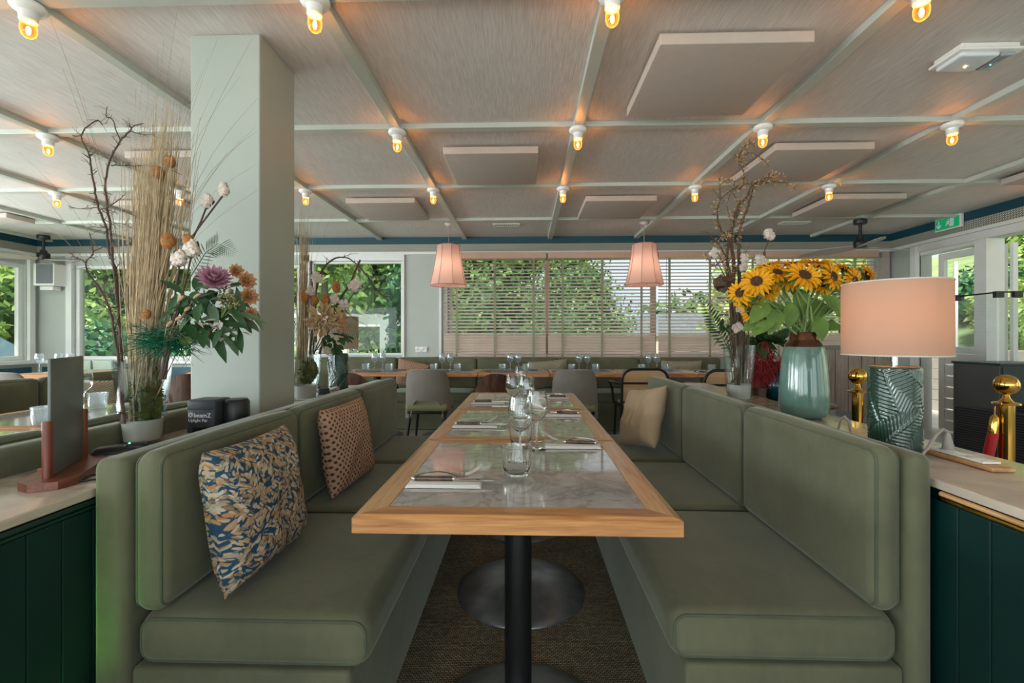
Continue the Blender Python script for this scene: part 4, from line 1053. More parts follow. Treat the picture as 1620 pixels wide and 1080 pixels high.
bs = [(-.155, -.035), (-.12, -.062), (.09, -.062), (.15, -.022), (.15, .022), (.1, .05), (-.12, .05), (-.155, .02)]
MB().add([(x, y, z) for z in (0, .019) for x, y in bs], [tuple(range(8))[::-1], tuple(range(8, 16))] + [(i, (i + 1) % 8, 8 + (i + 1) % 8, 8 + i) for i in range(8)]).build('base', M['redwoodx'], t, smooth=False)
for xx in (-.108, .112): MB().tube([(xx, 0, .018), (xx, 0, .16)], .0105, 20).build('post', M['redwood'], t)
MB().bbox(-.1, .105, -.0035, .0035, .02, .315, .002, 1).build('menu_card', M['graycard'], t)
# the small uplight box with its printed name
t = thing('uplight_box', 'grey plastic uplight lamp box with white lettering in front of the pillar', 'uplight', (P(329, 1.75), 1.76, .776), math.radians(-2))
mb = MB().bbox(-.055, .055, -.05, .05, .018, .128, .01, 3); mb.bbox(-.055, -.035, -.05, .05, 0, .022, .004).bbox(.035, .055, -.05, .05, 0, .022, .004); mb.build('housing', M['charcoal'], t)
MB().bbox(-.05, .05, -.054, -.049, .09, .122, .004).build('front_lip', M['charcoal'], t)
MB().lathe([(0, 0), (.045, 0), (.048, .004), (.048, .11), (.04, .122), (0, .124)], 28, (.085, .035, 0)).build('side_grip', M['plastic'], t)
def text(s_, size, parent, loc, rot, m, bold=.0006, name='lettering', sx=1):
    cu = bpy.data.curves.new('lettering', 'FONT'); cu.body = s_; cu.size = size; cu.extrude = .0004; cu.offset = bold * .3; cu.align_x = 'LEFT'
    o = bpy.data.objects.new('tmp', cu); link(o); dg = bpy.context.evaluated_depsgraph_get()
    me = bpy.data.meshes.new_from_object(o.evaluated_get(dg)); bpy.data.objects.remove(o); me.materials.clear(); me.materials.append(m)
    q = obj(name, me, parent, loc, rot); q.scale = (sx, 1, 1); return q
text('beamZ', .0235, t, (-.026, -.0512, .061), (pi / 2, 0, 0), M['text'], sx=1.05); text('Uplight Par', .0165, t, (-.047, -.0512, .044), (pi / 2, 0, 0), M['text'], sx=1.03)
lg = MB(); lg.poly([(-.047, .061), (-.047, .079), (-.040, .070)], .001).poly([(-.044, .079), (-.032, .079), (-.038, .0735)], .001).poly([(-.030, .079), (-.030, .063), (-.037, .0705)], .001).poly([(-.044, .061), (-.032, .061), (-.0385, .067)], .001)
lg.build('logo_mark', M['text'], t, smooth=False, loc=(0, -.0515, 0))
t = thing('plug_adapter', 'black and silver plug adapter on the ledge below the unlit lamp', 'adapter', (P(520, 2.85), 2.85, .776), math.radians(8))
MB().bbox(-.06, .01, -.022, .022, .004, .046, .008, 3).build('body', M['plastic'], t); MB().tube([(.01, 0, .028), (.055, 0, .036), (.062, 0, .037)], [.02, .026, .02], 18).build('metal_end', M['steel'], t)
MB().tube([(-.06, 0, .025), (-.085, 0, .02), (-.09, -.02, .006), (-.05, -.04, .004)], .003, 6).build('cable', M['plastic'], t)

# ------------------------------------------------ stanchions, counter, cabinet and screens on the right
def stanchion(x, y, lab, rz):
    t = thing('rope_stanchion', lab, 'stanchion', (x, y, 0), rz, 'brass rope stanchions')
    MB().lathe([(0, 0), (.15, 0), (.15, .01), (.12, .02), (.05, .035), (.0, .036)], 36).build('base', M['brass'], t)
    MB().tube([(0, 0, .03), (0, 0, .875)], .025, 24).build('post', M['brass'], t)
    MB().lathe([(0, .872), (.042, .872), (.044, .875), (.042, .879), (.022, .884), (.012, .898), (.009, .915), (.0, .917)], 28).build('ring_plate', M['brass'], t)
    MB().ball((0, 0, .952), (.040, .040, .041), 28, 18).build('finial', M['brass'], t)
    return t
stanchion(P(1592, 1.9), 1.9, 'nearer brass rope stanchion at the right edge', 0); stanchion(P(1357, 2.3), 2.3, 'farther brass rope stanchion between sunflower vase and lamp', 0)
def rope(pts, lab):
    t = thing('barrier_rope', lab, 'rope', (0, 0, 0), 0, 'red barrier ropes')
    pts = [Vector(p) for p in pts]; d = (pts[1] - pts[0]).normalized(); e = pts[0]
    MB().tube([e, e + d * .012, e + d * .035, e + d * .075], [.006, .013, .016, .016], 16).build('end_cap', M['brass'], t)
    MB().tube([e + Vector((0, 0, .035)), e + d * .004], .003, 8).build('hook', M['brass'], t)
    MB().tube([e + d * .074] + pts[1:], .017, 16).build('rope', mat('red_rope_velvet', (170, 16, 22), .7, var=.1, sheen=.5), t)
x1, x2 = P(1592, 1.9), P(1357, 2.3)
rope([(x1 - .045, 1.9, .83), (x1 - .052, 1.9, .755), (x1 - .075, 1.91, .6), (x1 - .10, 1.93, .45), (x1 - .10, 2.05, .3), (x1 - .0, 2.2, .22)], 'red velvet rope hanging from the nearer stanchion')
rope([(x2 + .036, 2.27, .835), (x2 + .046, 2.26, .76), (x2 + .075, 2.2, .6), (x2 + .1, 2.1, .45), (x2 + .13, 2.0, .36), (x2 + .1, 1.9, .33)], 'red velvet rope hanging from the farther stanchion')
t = thing('service_counter', 'taupe wooden service counter behind the sunflower vase', 'counter', (3.3, 4.85, 0), 0)
w0, w1 = P(1300, 4.6) - 3.3, P(1404, 4.6) - 3.3
MB().box(w0, w1, -.24, .3, .02, 1.03).build('body', wood('taupe_counter_wood', (104, 90, 80), (134, 118, 105), 'z', .5), t, smooth=False); MB().bbox(w0 - .01, w1 + .01, -.26, .32, 1.03, 1.065, .005).build('top', M['greychair'], t)
for k in range(5):
    a = w0 + (w1 - w0) * k / 5; MB().bbox(a + .003, a + (w1 - w0) / 5 - .003, -.256, -.24, .05, 1.02, .003, 1).build('board', bpy.data.materials['taupe_counter_wood'], t, smooth=False)
t = thing('pouf', 'low blue-grey round pouf in front of the service counter', 'pouf', (P(1340, 4.2), 4.2, 0), 0)
MB().lathe([(0, 0), (.17, 0), (.19, .03), (.195, .3), (.19, .42), (.16, .45), (0, .455)], 36).build('cushion', mat('blue_grey_fabric', (88, 104, 116), .8, var=.08), t); MB().tube([(.194 * cos(k * pi / 18), .194 * sin(k * pi / 18), .41) for k in range(36)], .005, 6, closed=True).build('piping', M['navy'], t)
t = thing('reception_cabinet', 'dark grey cabinet standing before the glazed doors', 'cabinet', (0, 0, 0), 0)
ca, cb_ = P(1508, 4.72), XR - .06
MB().bbox(ca, cb_, 4.27, 4.72, .06, .885, .004, 1).build('body', mat('dark_grey_laminate', (74, 74, 72), .55, var=.04), t, smooth=False)
MB().bbox(ca - .008, cb_, 4.255, 4.735, .886, .905, .003, 1).build('top', mat('dark_teal_top', (34, 58, 60), .4, var=.05), t, smooth=False)
MB().bbox(ca + .02, cb_ - .01, 4.256, 4.269, .1, .87, .003, 1).build('door', mat('dark_teal_door', (26, 50, 50), .45, var=.05), t, smooth=False)
for xx in (ca + .04, cb_ - .05):
    for yy in (4.3, 4.68): MB().tube([(xx, yy, 0), (xx, yy, .062)], .018, 10).build('foot', M['plastic'], t)
t = thing('clear_screen', 'clear plastic counter screen with black clips and top rail', 'screen', (0, 0, .906), 0)
sx, sy = P(1602, 4.3), 4.3
MB().box(ca + .02, ca + .024, 4.32, 4.70, 0, .64).build('pane', M['plexi'], t, smooth=False); MB().box(ca + .03, sx + .25, 4.3, 4.304, 0, .64).build('pane', M['plexi'], t, smooth=False)
MB().tube([(ca + .02, 4.7, .645), (ca + .02, 4.3, .65), (sx + .1, 4.3, .655)], .008, 6).build('top_rail', M['plastic'], t)
for (xx, yy) in ((ca + .02, 4.68), (ca + .03, 4.31), (sx + .04, 4.3)): MB().bbox(xx - .035, xx + .035, yy - .02, yy + .02, .60, .66, .004, 1).build('clip', M['plastic'], t, smooth=False)
# black wicker armchair with a striped cushion
t = thing('wicker_armchair', 'black wicker armchair with striped cushion at the right edge', 'chair', (P(1640, 3.4), 3.4, 0), math.radians(10))
wk = knit('black_wicker', (52, 54, 58), (14, 15, 17), (55, 0, 55), (.3, .5), (0, 0, 0))
MB().bbox(-.31, .31, -.33, -.27, .1, .86, .025, 3).build('backrest', wk, t)
for s_ in (-1, 1): MB().bbox(s_ * .29 - .04, s_ * .29 + .04, -.27, .3, .1, .62, .03, 3).build('armrest', wk, t)
MB().bbox(-.25, .25, -.27, .3, .2, .38, .03, 3).build('seat', wk, t); MB().bbox(-.24, .24, -.25, .29, .381, .46, .035, 4, (0, 0, .015), 5).build('seat_cushion', M['stripecloth'], t)
for sx_ in (-1, 1):
    for sy_ in (-.28, .27): MB().tube([(sx_ * .27, sy_, 0), (sx_ * .27, sy_, .12)], .018, 8).build('leg', M['black'], t)
# ------------------------------------------------ plants
def W3(u, v, y): x = P(u, y); return Vector((x, y, Z(v, x, y)))
def leafmat(name, col, tr=.3, rough=.5, var=.2, vs=8):
    m = NT(name); c = srgb(col); b = m.b; b.inputs['Roughness'].default_value = rough; b.inputs['Specular IOR Level'].default_value = .35
    n1 = m.n('TexNoise', Scale=vs, Detail=2.0); m.l(m.coord(), n1.inputs[0])
    col_ = m.ramp(n1.outputs[0], [(.3, tuple(x * (1 - var) for x in c[:3]) + (1,)), (.7, tuple(min(1, x * (1 + var)) for x in c[:3]) + (1,))])
    m.l(col_, b.inputs['Base Color']); t_ = m.n('BsdfTranslucent'); m.l(col_, t_.inputs[0]); mx = m.n('MixShader'); mx.inputs[0].default_value = tr
    m.l(b.outputs[0], mx.inputs[1]); m.l(t_.outputs[0], mx.inputs[2]); m.l(mx.outputs[0], m.out.inputs[0]); return m.mat
M['straw'] = mat('dried_straw', (172, 150, 118), .8, var=.35, vs=40); M['wisp'] = mat('fine_dry_grass', (150, 128, 100), .8, var=.1)
M['twig'] = mat('thorny_bark', (84, 64, 54), .8, var=.3, vs=60); M['bark2'] = mat('lichened_bark', (88, 68, 52), .85, var=.35, vs=50, bump=(120, .5, .002))
M['lichen'] = mat('dried_blossom', (176, 142, 102), .9, var=.3, vs=60); M['cotton'] = mat('cotton_fibre', (208, 194, 184), .95, var=.06, sss=.2, bump=(120, .4, .002))
M['calyx'] = mat('cotton_husk', (110, 72, 52), .8, var=.2, vs=60); M['teasel'] = mat('teasel_head', (168, 112, 64), .9, var=.3, vs=90, bump=(300, .8, .003))
M['dgreen'] = leafmat('dark_bouquet_leaf', (46, 82, 46), .15); M['mgreen'] = leafmat('grey_green_leaf', (92, 116, 88), .2); M['fern'] = leafmat('fern_leaf', (84, 112, 54), .2)
M['dyed'] = leafmat('dyed_green_feather', (10, 104, 72), .2); M['pinkpetal'] = leafmat('dusty_pink_petal', (184, 132, 154), .2); M['peach'] = leafmat('peach_petal', (206, 158, 120), .25)
M['bunny'] = mat('bunny_tail_grass', (190, 160, 122), .95, var=.15, vs=60, bump=(200, .5, .002)); M['moss'] = mat('preserved_moss', (84, 88, 34), .95, var=.5, vs=25, bump=(90, 1, .006))
M['sunpetal'] = leafmat('sunflower_petal', (246, 176, 24), .25, .5, .16, 30); M['sundisc'] = mat('sunflower_disc', (74, 48, 26), .9, var=.5, vs=160, bump=(260, 1, .003))
M['sunleaf'] = leafmat('sunflower_leaf', (112, 142, 70), .2, .45, .18, 14); M['sunstem'] = mat('sunflower_stem', (122, 146, 84), .5, var=.1)
M['redplume'] = leafmat('red_dyed_plume', (160, 44, 48), .2)

def vase(x, y, z, r0, r1, h, lab, rest):
    t = thing('glass_vase', lab, 'vase', (x, y, z), 0, 'conical glass vases')
    n = 8; out = [(0, 0), (r0 - .002, 0)] + [(r0 + (r1 - r0) * i / n, .002 + (h - .002) * i / n) for i in range(n + 1)]
    inn = [(r0 - .004 + (r1 - r0) * i / n, .012 + (h - .012) * i / n) for i in range(n, -1, -1)] + [(0, .012)]
    MB().lathe(out + inn, 48).build('glass_body', M['thin'], t, ang=60)
    li = [(0, .014), (r0 - .008, .014)] + [(r0 - .007 + (r1 - r0) * q, .016 + h * q) for q in (.08, .15, .2, .24)]
    MB().lathe(li, 40, fn=lambda a, zz, i: 0 if i < len(li) - 1 else .0).build('liner', M['ceramic_white'], t)
    return t
VL = Vector((P(226, 1.545), 1.545, .7765)); VM = Vector((P(482, 2.65), 2.65, .7765)); VR = Vector((P(1169, 2.5), 2.5, .8015))
vase(*VL, .060, .084, .288, 'large conical glass vase of dried grasses on the left ledge', 0)
vase(*VM, .068, .094, .288, 'conical glass vase of dried flowers right of the pillar', 0)
vase(*VR, .062, .080, .30, 'conical glass vase of lichened branches on the right ledge', 0)
def stalks(lab, base, rb, n, tops, r=.0012, m=M['straw'], name='dried_grass', curve=.03, seg=3, cat='dried grass'):
    mb = MB()
    for i in range(n):
        a = U(0, 2 * pi); q = R() ** .5 * rb; p0 = Vector(base) + Vector((q * cos(a), q * sin(a), 0)); p1 = tops()
        s_ = Vector((U(-1, 1), U(-1, 1), 0)) * curve; pts = []
        for k in range(6):
            f = k / 5; pts.append(p0.lerp(p1, f) + s_ * sin(pi * f))
        mb.tube(pts, [r * 1.15, r * 1.1, r, r * .9, r * .7, r * .25], seg, cap=False)
    return tag(mb.build(name, m, None, smooth=True), lab, cat, None, 'stuff')
def tops_l():
    v = random.choice((U(170, 330), U(260, 430), U(260, 430), U(150, 250))); u = random.gauss(240, 26 if v > 260 else 22); return W3(max(178, u + (330 - v) * .08), v, 1.5 + U(-.1, .1))
stalks('tall upright bundle of beige dried grass in the large left vase', VL + Vector((-.012, 0, .06)), .032, 330, tops_l, .0018, curve=.022)
def wisps(lab, base, L, m=M['wisp'], r=.0009):
    mb = MB()
    for (p1, sag) in L:
        p0 = Vector(base); pts = []
        for k in range(11):
            f = k / 10; p = p0.lerp(p1, f ** .9); p.z += sag * sin(pi * f) ; p.x += (p1.x - p0.x) * -.18 * sin(pi * f); pts.append(p)
        mb.tube(pts, [r * (1.2 - .9 * k / 10) for k in range(11)], 3, cap=False)
    return tag(mb.build('grass_wisp', m, None), lab, 'dried grass', None, 'stuff')
L = []
for u, v, sg in ((80, 30, .1), (100, 110, .1), (30, 240, .12), (5, 310, .1), (60, 300, .1), (130, 150, .1), (280, 20, .1), (330, 90, .1), (345, 60, .1), (400, 60, .1), (380, 120, .16), (408, 155, .2), (405, 200, .15), (408, 300, .14), (405, 260, .2), (360, 240, .1), (340, 140, .1), (318, 115, .1), (290, 90, .1), (250, 80, .05), (225, 130, .05), (410, 205, .25), (385, 215, .1), (300, 130, .05), (270, 110, .04), (235, 100, .04), (215, 140, .04), (260, 60, .04)):
    L.append((W3(u, v, 1.5 + U(-.2, .15)), sg * .6))
wisps('fine long wisps of dry grass arching over the left vase', VL + Vector((0, 0, .12)), L)
def branch(name, lab, paths, y0, r0, mtl, thorns=0, tl=.02, dy=.06, clump=0, cat='branch', grp=None, base=None):
    """paths: list of (pixel points, start radius, end radius); a forked branch with thorns"""
    t = thing(name, lab, cat, (0, 0, 0), 0, grp); mb = MB(); th = MB(); cl = MB()
    for pi_, (pts, ra, rb) in enumerate(paths):
        n = len(pts); W_ = []
        for k, (u, v) in enumerate(pts): W_.append(W3(u, v, y0 + dy * sin(pi_ * 1.9 + .5 * k * (1 if n > 3 else .2)) * (1 if base is None or v < base else .3)))
        # subdivide with a little knobbliness
        F_ = []
        for k in range(n - 1):
            m_ = 5
            for j in range(m_):
                f = j / m_; a = W_[max(k - 1, 0)]; b = W_[k]; c = W_[k + 1]; d = W_[min(k + 2, n - 1)]
                p = .5 * ((2 * b) + (c - a) * f + (2 * a - 5 * b + 4 * c - d) * f * f + (3 * b - a - 3 * c + d) * f ** 3)
                F_.append(p + Vector((U(-1, 1), U(-1, 1), U(-1, 1))) * .0016)
        F_.append(W_[-1]); N = len(F_); rs = [ra + (rb - ra) * k / (N - 1) * 1.0 for k in range(N)]
        mb.tube(F_, rs, 6)
        for k in range(1, N - 1):
            for _ in range(thorns):
                if R() < .6:
                    d = Vector((U(-1, 1), U(-.6, .6), U(-.4, .9))).normalized(); l_ = tl * U(.4, 1.5); p = F_[k]
                    q = p + d * l_; th.tube([p, p + d * l_ * .5 + Vector((0, 0, U(-.2, .2))) * l_, q], [rs[k] * .45, rs[k] * .35, .0004], 4)
                    if R() < .4:
                        e = (d + Vector((U(-1, 1), U(-1, 1), U(-1, 1))) * .9).normalized(); h_ = p + d * l_ * .5; th.tube([h_, h_ + e * l_ * .5], [rs[k] * .3, .0003], 3)
            if clump and R() < clump:
                for _ in range(7):
                    d = Vector((U(-1, 1), U(-1, 1), U(-1, 1))).normalized(); p = F_[k] + d * U(.002, .014)
                    cl.leaf(p, d + Vector((0, 0, .3)), Vector((U(-1, 1), U(-1, 1), U(-1, 1))), U(.007, .016), U(.005, .010), .3)
    mb.build('bark', mtl, t)
    if thorns: th.build('thorn', mtl, t, kind='stuff')
    if clump: cl.build('dried_blossom', M['lichen'], t, kind='stuff')
    return t
branch('thorny_twig', 'left dark thorny twig in the large vase with hooked tip', [([(192, 670), (187, 560), (188, 480), (182, 425), (172, 397), (168, 360), (157, 332), (151, 305), (145, 270), (142, 247), (129, 215), (151, 191), (162, 197)], .0055, .0016), ([(142, 247), (150, 241), (162, 244), (170, 250)], .002, .001), ([(157, 332), (175, 327), (200, 335), (230, 350)], .002, .001), ([(168, 360), (140, 359)], .0016, .0008), ([(152, 328), (130, 330), (108, 327)], .0018, .0008), ([(129, 215), (114, 214)], .0015, .0008)], 1.52, .005, M['twig'], 2, .026, grp='thorny twigs in the large vase')
branch('thorny_twig', 'right dark thorny twig in the large vase forking at its top', [([(195, 670), (192, 560), (186, 480), (180, 425), (174, 352), (169, 325), (167, 285), (175, 252), (190, 224), (206, 207), (210, 200), (227, 195)], .005, .0014), ([(190, 224), (178, 190), (168, 184), (170, 169)], .0022, .001), ([(206, 207), (225, 212), (244, 213)], .0018, .0008), ([(175, 261), (205, 262), (235, 262), (262, 266), (288, 277)], .002, .0008), ([(170, 330), (195, 310), (200, 305)], .002, .0008), ([(172, 350), (195, 355), (210, 362)], .0018, .0007)], 1.48, .005, M['twig'], 2, .026, grp='thorny twigs in the large vase')
branch('thorny_twig', 'low dark thorny twig in the large vase bending toward the left windows', [([(197, 670), (186, 560), (176, 500), (167, 473), (150, 445), (139, 432), (136, 415), (147, 398), (142, 368)], .005, .0014), ([(147, 398), (168, 390), (200, 388), (215, 372)], .002, .0008), ([(136, 415), (118, 405), (108, 398)], .002, .0008), ([(176, 500), (165, 460), (168, 430)], .002, .001), ([(182, 520), (196, 470), (205, 430)], .002, .001)], 1.46, .005, M['twig'], 2, .026, grp='thorny twigs in the large vase')
def cotton(lab, u, v, y, s, stem, grp):
    t = thing('cotton_stem', lab, 'cotton', (0, 0, 0), 0, grp); c = W3(u, v, y)
    MB().tube([W3(a, b, y + d) for a, b, d in stem] + [c - Vector((0, 0, s * .8))], .0028, 6).build('stem', M['twig'], t)
    fd = Vector((U(-.6, .6), -1, U(-.3, .5))).normalized(); q = Vector((0, 0, 1)).rotation_difference(fd); n_ = random.choice((4, 4, 5)); a0 = U(0, 2)
    for k in range(n_):
        a = a0 + k * 2 * pi / n_; p = c + q @ Vector((cos(a) * s * .55, sin(a) * s * .55, U(-.1, .15) * s))
        MB().ball(p, (s * .6 * U(.9, 1.15), s * .6, s * .6 * U(.9, 1.15)), 14, 10, .6).build('boll', M['cotton'], t)
    mb = MB()
    for k in range(n_):
        a = a0 + (k + .5) * 2 * pi / n_; mb.leaf(c - fd * s * -.1, q @ Vector((cos(a), sin(a), .25)), fd, s * 1.05, s * .3, .35)
        mb.leaf(c - fd * s * .75, q @ Vector((cos(a + .5), sin(a + .5), .1)), fd, s * 1.35, s * .8, -.3)
    mb.build('husk', M['calyx'], t); return t
CG = 'cotton stems in the left vase'
cotton('cotton boll at the top of the left bouquet, in front of the pillar', 354, 300, 1.5, .020, [(262, 600, 0), (286, 400, 0), (318, 355, 0)], CG)
cotton('second cotton boll just left of the topmost one, before the pillar', 327, 318, 1.5, .022, [(262, 600, .02), (284, 420, .02), (318, 350, .0)], CG)
cotton('large white cotton boll above the pink flower', 303, 394, 1.40, .026, [(258, 600, .0), (285, 480, 0)], CG)
cotton('white cotton boll just beside the tall grass', 284, 409, 1.39, .024, [(255, 600, .0), (275, 480, 0)], CG)
cotton('small cotton boll hidden low in the left bouquet', 283, 470, 1.42, .018, [(252, 600, .0), (272, 520, 0)], CG)
def teasel(lab, u, v, y, s, tl=1.3, grp=None, m=None):
    t = thing('teasel', lab, 'dried flower', (0, 0, 0), 0, grp); c = W3(u, v, y); mb = MB().ball(c, (s, s, s * tl), 14, 10, .1)
    for k in range(90):
        th = U(0, 2 * pi); ph = math.acos(U(-1, 1)); d = Vector((sin(ph) * cos(th), sin(ph) * sin(th), cos(ph))); p = Vector((c.x + d.x * s, c.y + d.y * s, c.z + d.z * s * tl)); mb.tube([p, p + d * s * .3], [.0009, .0002], 3, cap=False)
    mb.build('seed_head', m or M['teasel'], t); b = VL if u < 420 else VM
    MB().tube([Vector((b.x, b.y, b.z + .1)), (Vector((b.x, b.y, b.z + .3)) + c) / 2, c - Vector((0, 0, s * tl))], .0022, 5).build('stem', M['straw'], t)
for u, v, s, l in ((250, 273, .017, 'left of the pair of high teasel heads in the tall grass'), (269, 256, .016, 'right of the pair of high teasel heads, near the pillar'), (266, 381, .02, 'round brown teasel head beside the white cotton'), (298, 380, .016, 'orange-brown teasel head behind the white cotton'), (232, 497, .012, 'small orange seed head low in the tall grass')):
    teasel(l, u, v, 1.41 if v > 300 else 1.46, s, 1.25, 'teasels in the left vase')
def protea(lab, c, d, s, m, rows=5, n0=15, wf=.30):
    t = thing('protea_flower', lab, 'flower', tuple(c), 0); d = Vector(d).normalized(); q = Vector((0, 0, 1)).rotation_difference(d)
    k_ = 0; base = None
    for r in range(rows):
        n = n0 - 2 * r; el = math.radians(12 + r * 17)
        for k in range(n):
            a = 2 * pi * (k + .5 * (r % 2)) / n; dd = q @ Vector((cos(a) * cos(el), sin(a) * cos(el), sin(el)))
            MB().leaf((0, 0, 0), dd, q @ Vector((0, 0, 1)), s * (1 - r * .07), s * wf, -.22, .25).build('petal', m, t)
    return t
protea('dusty pink protea with pointed petals in the left bouquet', W3(338, 446, 1.38), (.45, -.5, .55), .058, M['pinkpetal'], 5, 17, .26)
def leafbunch(lab, centre, n, spread, L, w, m, name='foliage', cat='foliage', grp=None, dirf=None, kind=None, stem=True):
    t = thing(name, lab, cat, tuple(centre), 0, grp); data = None
    for k in range(n):
        d = dirf() if dirf else Vector((U(-1, 1), U(-.8, .5), U(-.6, .9))); p = Vector((U(-1, 1) * spread[0], U(-1, 1) * spread[1], U(-1, 1) * spread[2]))
        l_ = L * U(.7, 1.2); MB().leaf(p, d, Vector((U(-.4, .4), -.5, 1)), l_, w * U(.8, 1.2), U(.0, .5), .15).build('leaf', m if not isinstance(m, list) else random.choice(m), t)
    return t
leafbunch('glossy dark green leaves of the left bouquet under the pink flower', W3(328, 485, 1.42), 70, (.085, .06, .07), .075, .028, [M['dgreen'], M['dgreen'], M['mgreen']], dirf=lambda: Vector((U(-.3, 1), U(-.9, .3), U(-.9, .5))))
leafbunch('grey-green drooping leaves at the right of the left bouquet', W3(365, 500, 1.42), 18, (.05, .04, .05), .095, .03, [M['mgreen'], M['dgreen']], dirf=lambda: Vector((U(.2, 1), U(-.6, .2), U(-1.2, .2))))
for u, v, s_, l in ((388, 445, .034, 'upper'), (372, 430, .028, 'inner'), (396, 566, .026, 'lower'), (392, 470, .034, 'middle')):
    protea(l + ' peach papery flower at the right of the left bouquet', W3(u, v if v < 560 else 497, 1.42), (.8, -.5, .2), s_, M['peach'], 4, 10, .55)
def fernf(lab, pts, y, w, m, n=22, cat='fern', grp=None, thin=.22):
    """frond: rachis + leaflets, every leaflet in one part"""
    t = thing('fern_frond', lab, cat, (0, 0, 0), 0, grp); W_ = [W3(u, v, y + d) for u, v, d in pts]; F_ = []
    for k in range(n + 1):
        f = k / n * (len(W_) - 1); i = min(int(f), len(W_) - 2); F_.append(W_[i].lerp(W_[i + 1], f - i))
    MB().tube(F_, [.0018 * (1 - .7 * k / n) for k in range(n + 1)], 5).build('rachis', m, t)
    for k in range(2, n + 1):
        d = (F_[k] - F_[k - 1]).normalized(); sd = d.cross(Vector((0, -1, .1))).normalized(); q = w * sin(pi * (.12 + .86 * k / (n + 1))) ** .7
        for s_ in (-1, 1): MB().leaf(F_[k], sd * s_ + d * .5, Vector((0, -1, .2)), q, q * thin, .15, .05).build('leaflet', m, t)
    return t
t = thing('berry_cluster', 'cluster of small green-brown buds in the left bouquet', 'flower', tuple(W3(364, 474, 1.385)), 0)
mb = MB()
for k in range(70): mb.ball((U(-.04, .04), U(-.03, .01), U(-.03, .03)), .0045, 6, 4)
mb.build('bud', mat('green_brown_buds', (104, 98, 56), .7, var=.4, vs=80), t, kind='stuff')
mb = MB()
for k in range(9): a = Vector((-.05, .03, -.06)); mb.tube([a, Vector((U(-.04, .04), U(-.02, .01), U(-.03, .02)))], .0014, 4)
mb.build('stem', M['sunstem'], t, kind='stuff')
leafbunch('tiny white-edged leaves low in the left bouquet', W3(348, 518, 1.39), 34, (.06, .03, .03), .026, .012, M['cotton'], dirf=lambda: Vector((U(-.2, 1), U(-.9, .3), U(-.6, .6))))
fernf('green fern frond hanging below the left bouquet toward the pillar', [(270, 520, 0), (300, 532, 0), (335, 530, -.02), (365, 543, -.03)], 1.42, .026, M['fern'])
fernf('second green fern frond low at the left bouquet', [(275, 510, .02), (290, 535, 0), (298, 545, 0)], 1.40, .024, M['fern'], 14)
fernf('wispy grey-green fern before the pillar, above the pink flower', [(300, 440, .05), (325, 400, .05), (345, 385, .05), (372, 400, .05)], 1.45, .045, M['mgreen'], 24, thin=.09)
for (u, v) in ((288, 458), (302, 462), (313, 468)): pass
def bunny(lab, c, s, d, grp, stem_to=None, y=None):
    t = thing('bunny_tail', lab, 'dried flower', (0, 0, 0), 0, grp); c = Vector(c); q = Vector((0, 0, 1)).rotation_difference(Vector(d).normalized())
    MB().ball((0, 0, 0), (s * .42, s * .42, s), 10, 8, .12, M=Matrix.Translation(c) @ q.to_matrix().to_4x4()).build('seed_head', M['bunny'], t)
    if stem_to is not None: MB().tube([c - Vector(d).normalized() * s, Vector(stem_to)], .0013, 4).build('stem', M['straw'], t)
for i, (u, v) in enumerate(((283, 503), (297, 488), (268, 512), (286, 472), (312, 468))):
    bunny(['lowest', 'lower', 'leftmost', 'upper', 'topmost'][i] + ' bunny-tail grass head beside the tall dried grass', W3(u, v, 1.37), .013, (.8 + U(-.5, .2), 0, .35 + U(-.2, .4)), 'bunny tails in the left vase', W3(256, 560, 1.42))
def feather(lab, c, n, L, m, up=.4, spread=(.06, .05, .03), r=.0011, name='feather_grass', cat='dried grass'):
    mb = MB(); c = Vector(c)
    for k in range(n):
        d = Vector((U(-1, 1), U(-1, .6), U(-.5, .7) + up)).normalized(); p = c + Vector((U(-1, 1) * spread[0], U(-1, 1) * spread[1], U(-1, 1) * spread[2])); e = Vector((U(-1, 1), U(-1, 1), U(-1, .4))) * L * .35
        mb.tube([p, p + d * L * .5, p + d * L + e], [r, r, r * .3], 3, cap=False)
    return tag(mb.build(name, m), lab, cat, None, 'stuff')
feather('bright dyed green feather grass over the rim of the left vase', W3(268, 537, 1.43), 420, .075, M['dyed'], -.1, (.065, .04, .03))
feather('grey dried tuft behind the dyed green feather grass', W3(285, 527, 1.40), 60, .04, M['mgreen'], .2, (.03, .02, .02))
def moss(lab, c, r, m=M['moss']):
    mb = MB().ball(c, r, 22, 16, .5); c = Vector(c)
    for k in range(500):
        th = U(0, 2 * pi); ph = math.acos(U(-1, 1)); d = Vector((sin(ph) * cos(th), sin(ph) * sin(th), cos(ph))); p = Vector((c.x + d.x * r[0], c.y + d.y * r[1], c.z + d.z * r[2])) * 1
        mb.leaf(p - d * .004, d, Vector((U(-1, 1), U(-1, 1), U(-1, 1))), .012, .006, .2)
    return tag(mb.build('moss', m), lab, 'moss', None, 'stuff')
moss('olive moss packed inside the large left vase', VL + Vector((.020, -.008, .175)), (.042, .045, .105))
moss('dry green moss inside the vase right of the pillar', VM + Vector((.02, -.0, .17)), (.05, .05, .07))
stalks('dried stems inside the branch vase on the right ledge', VR + Vector((0, 0, .095)), .045, 90, lambda: VR + Vector((U(-.075, .06), U(-.05, .05), U(.3, .62))), .0022, m=mat('grey_green_stems', (128, 118, 92), .8, var=.3, vs=30), curve=.006)

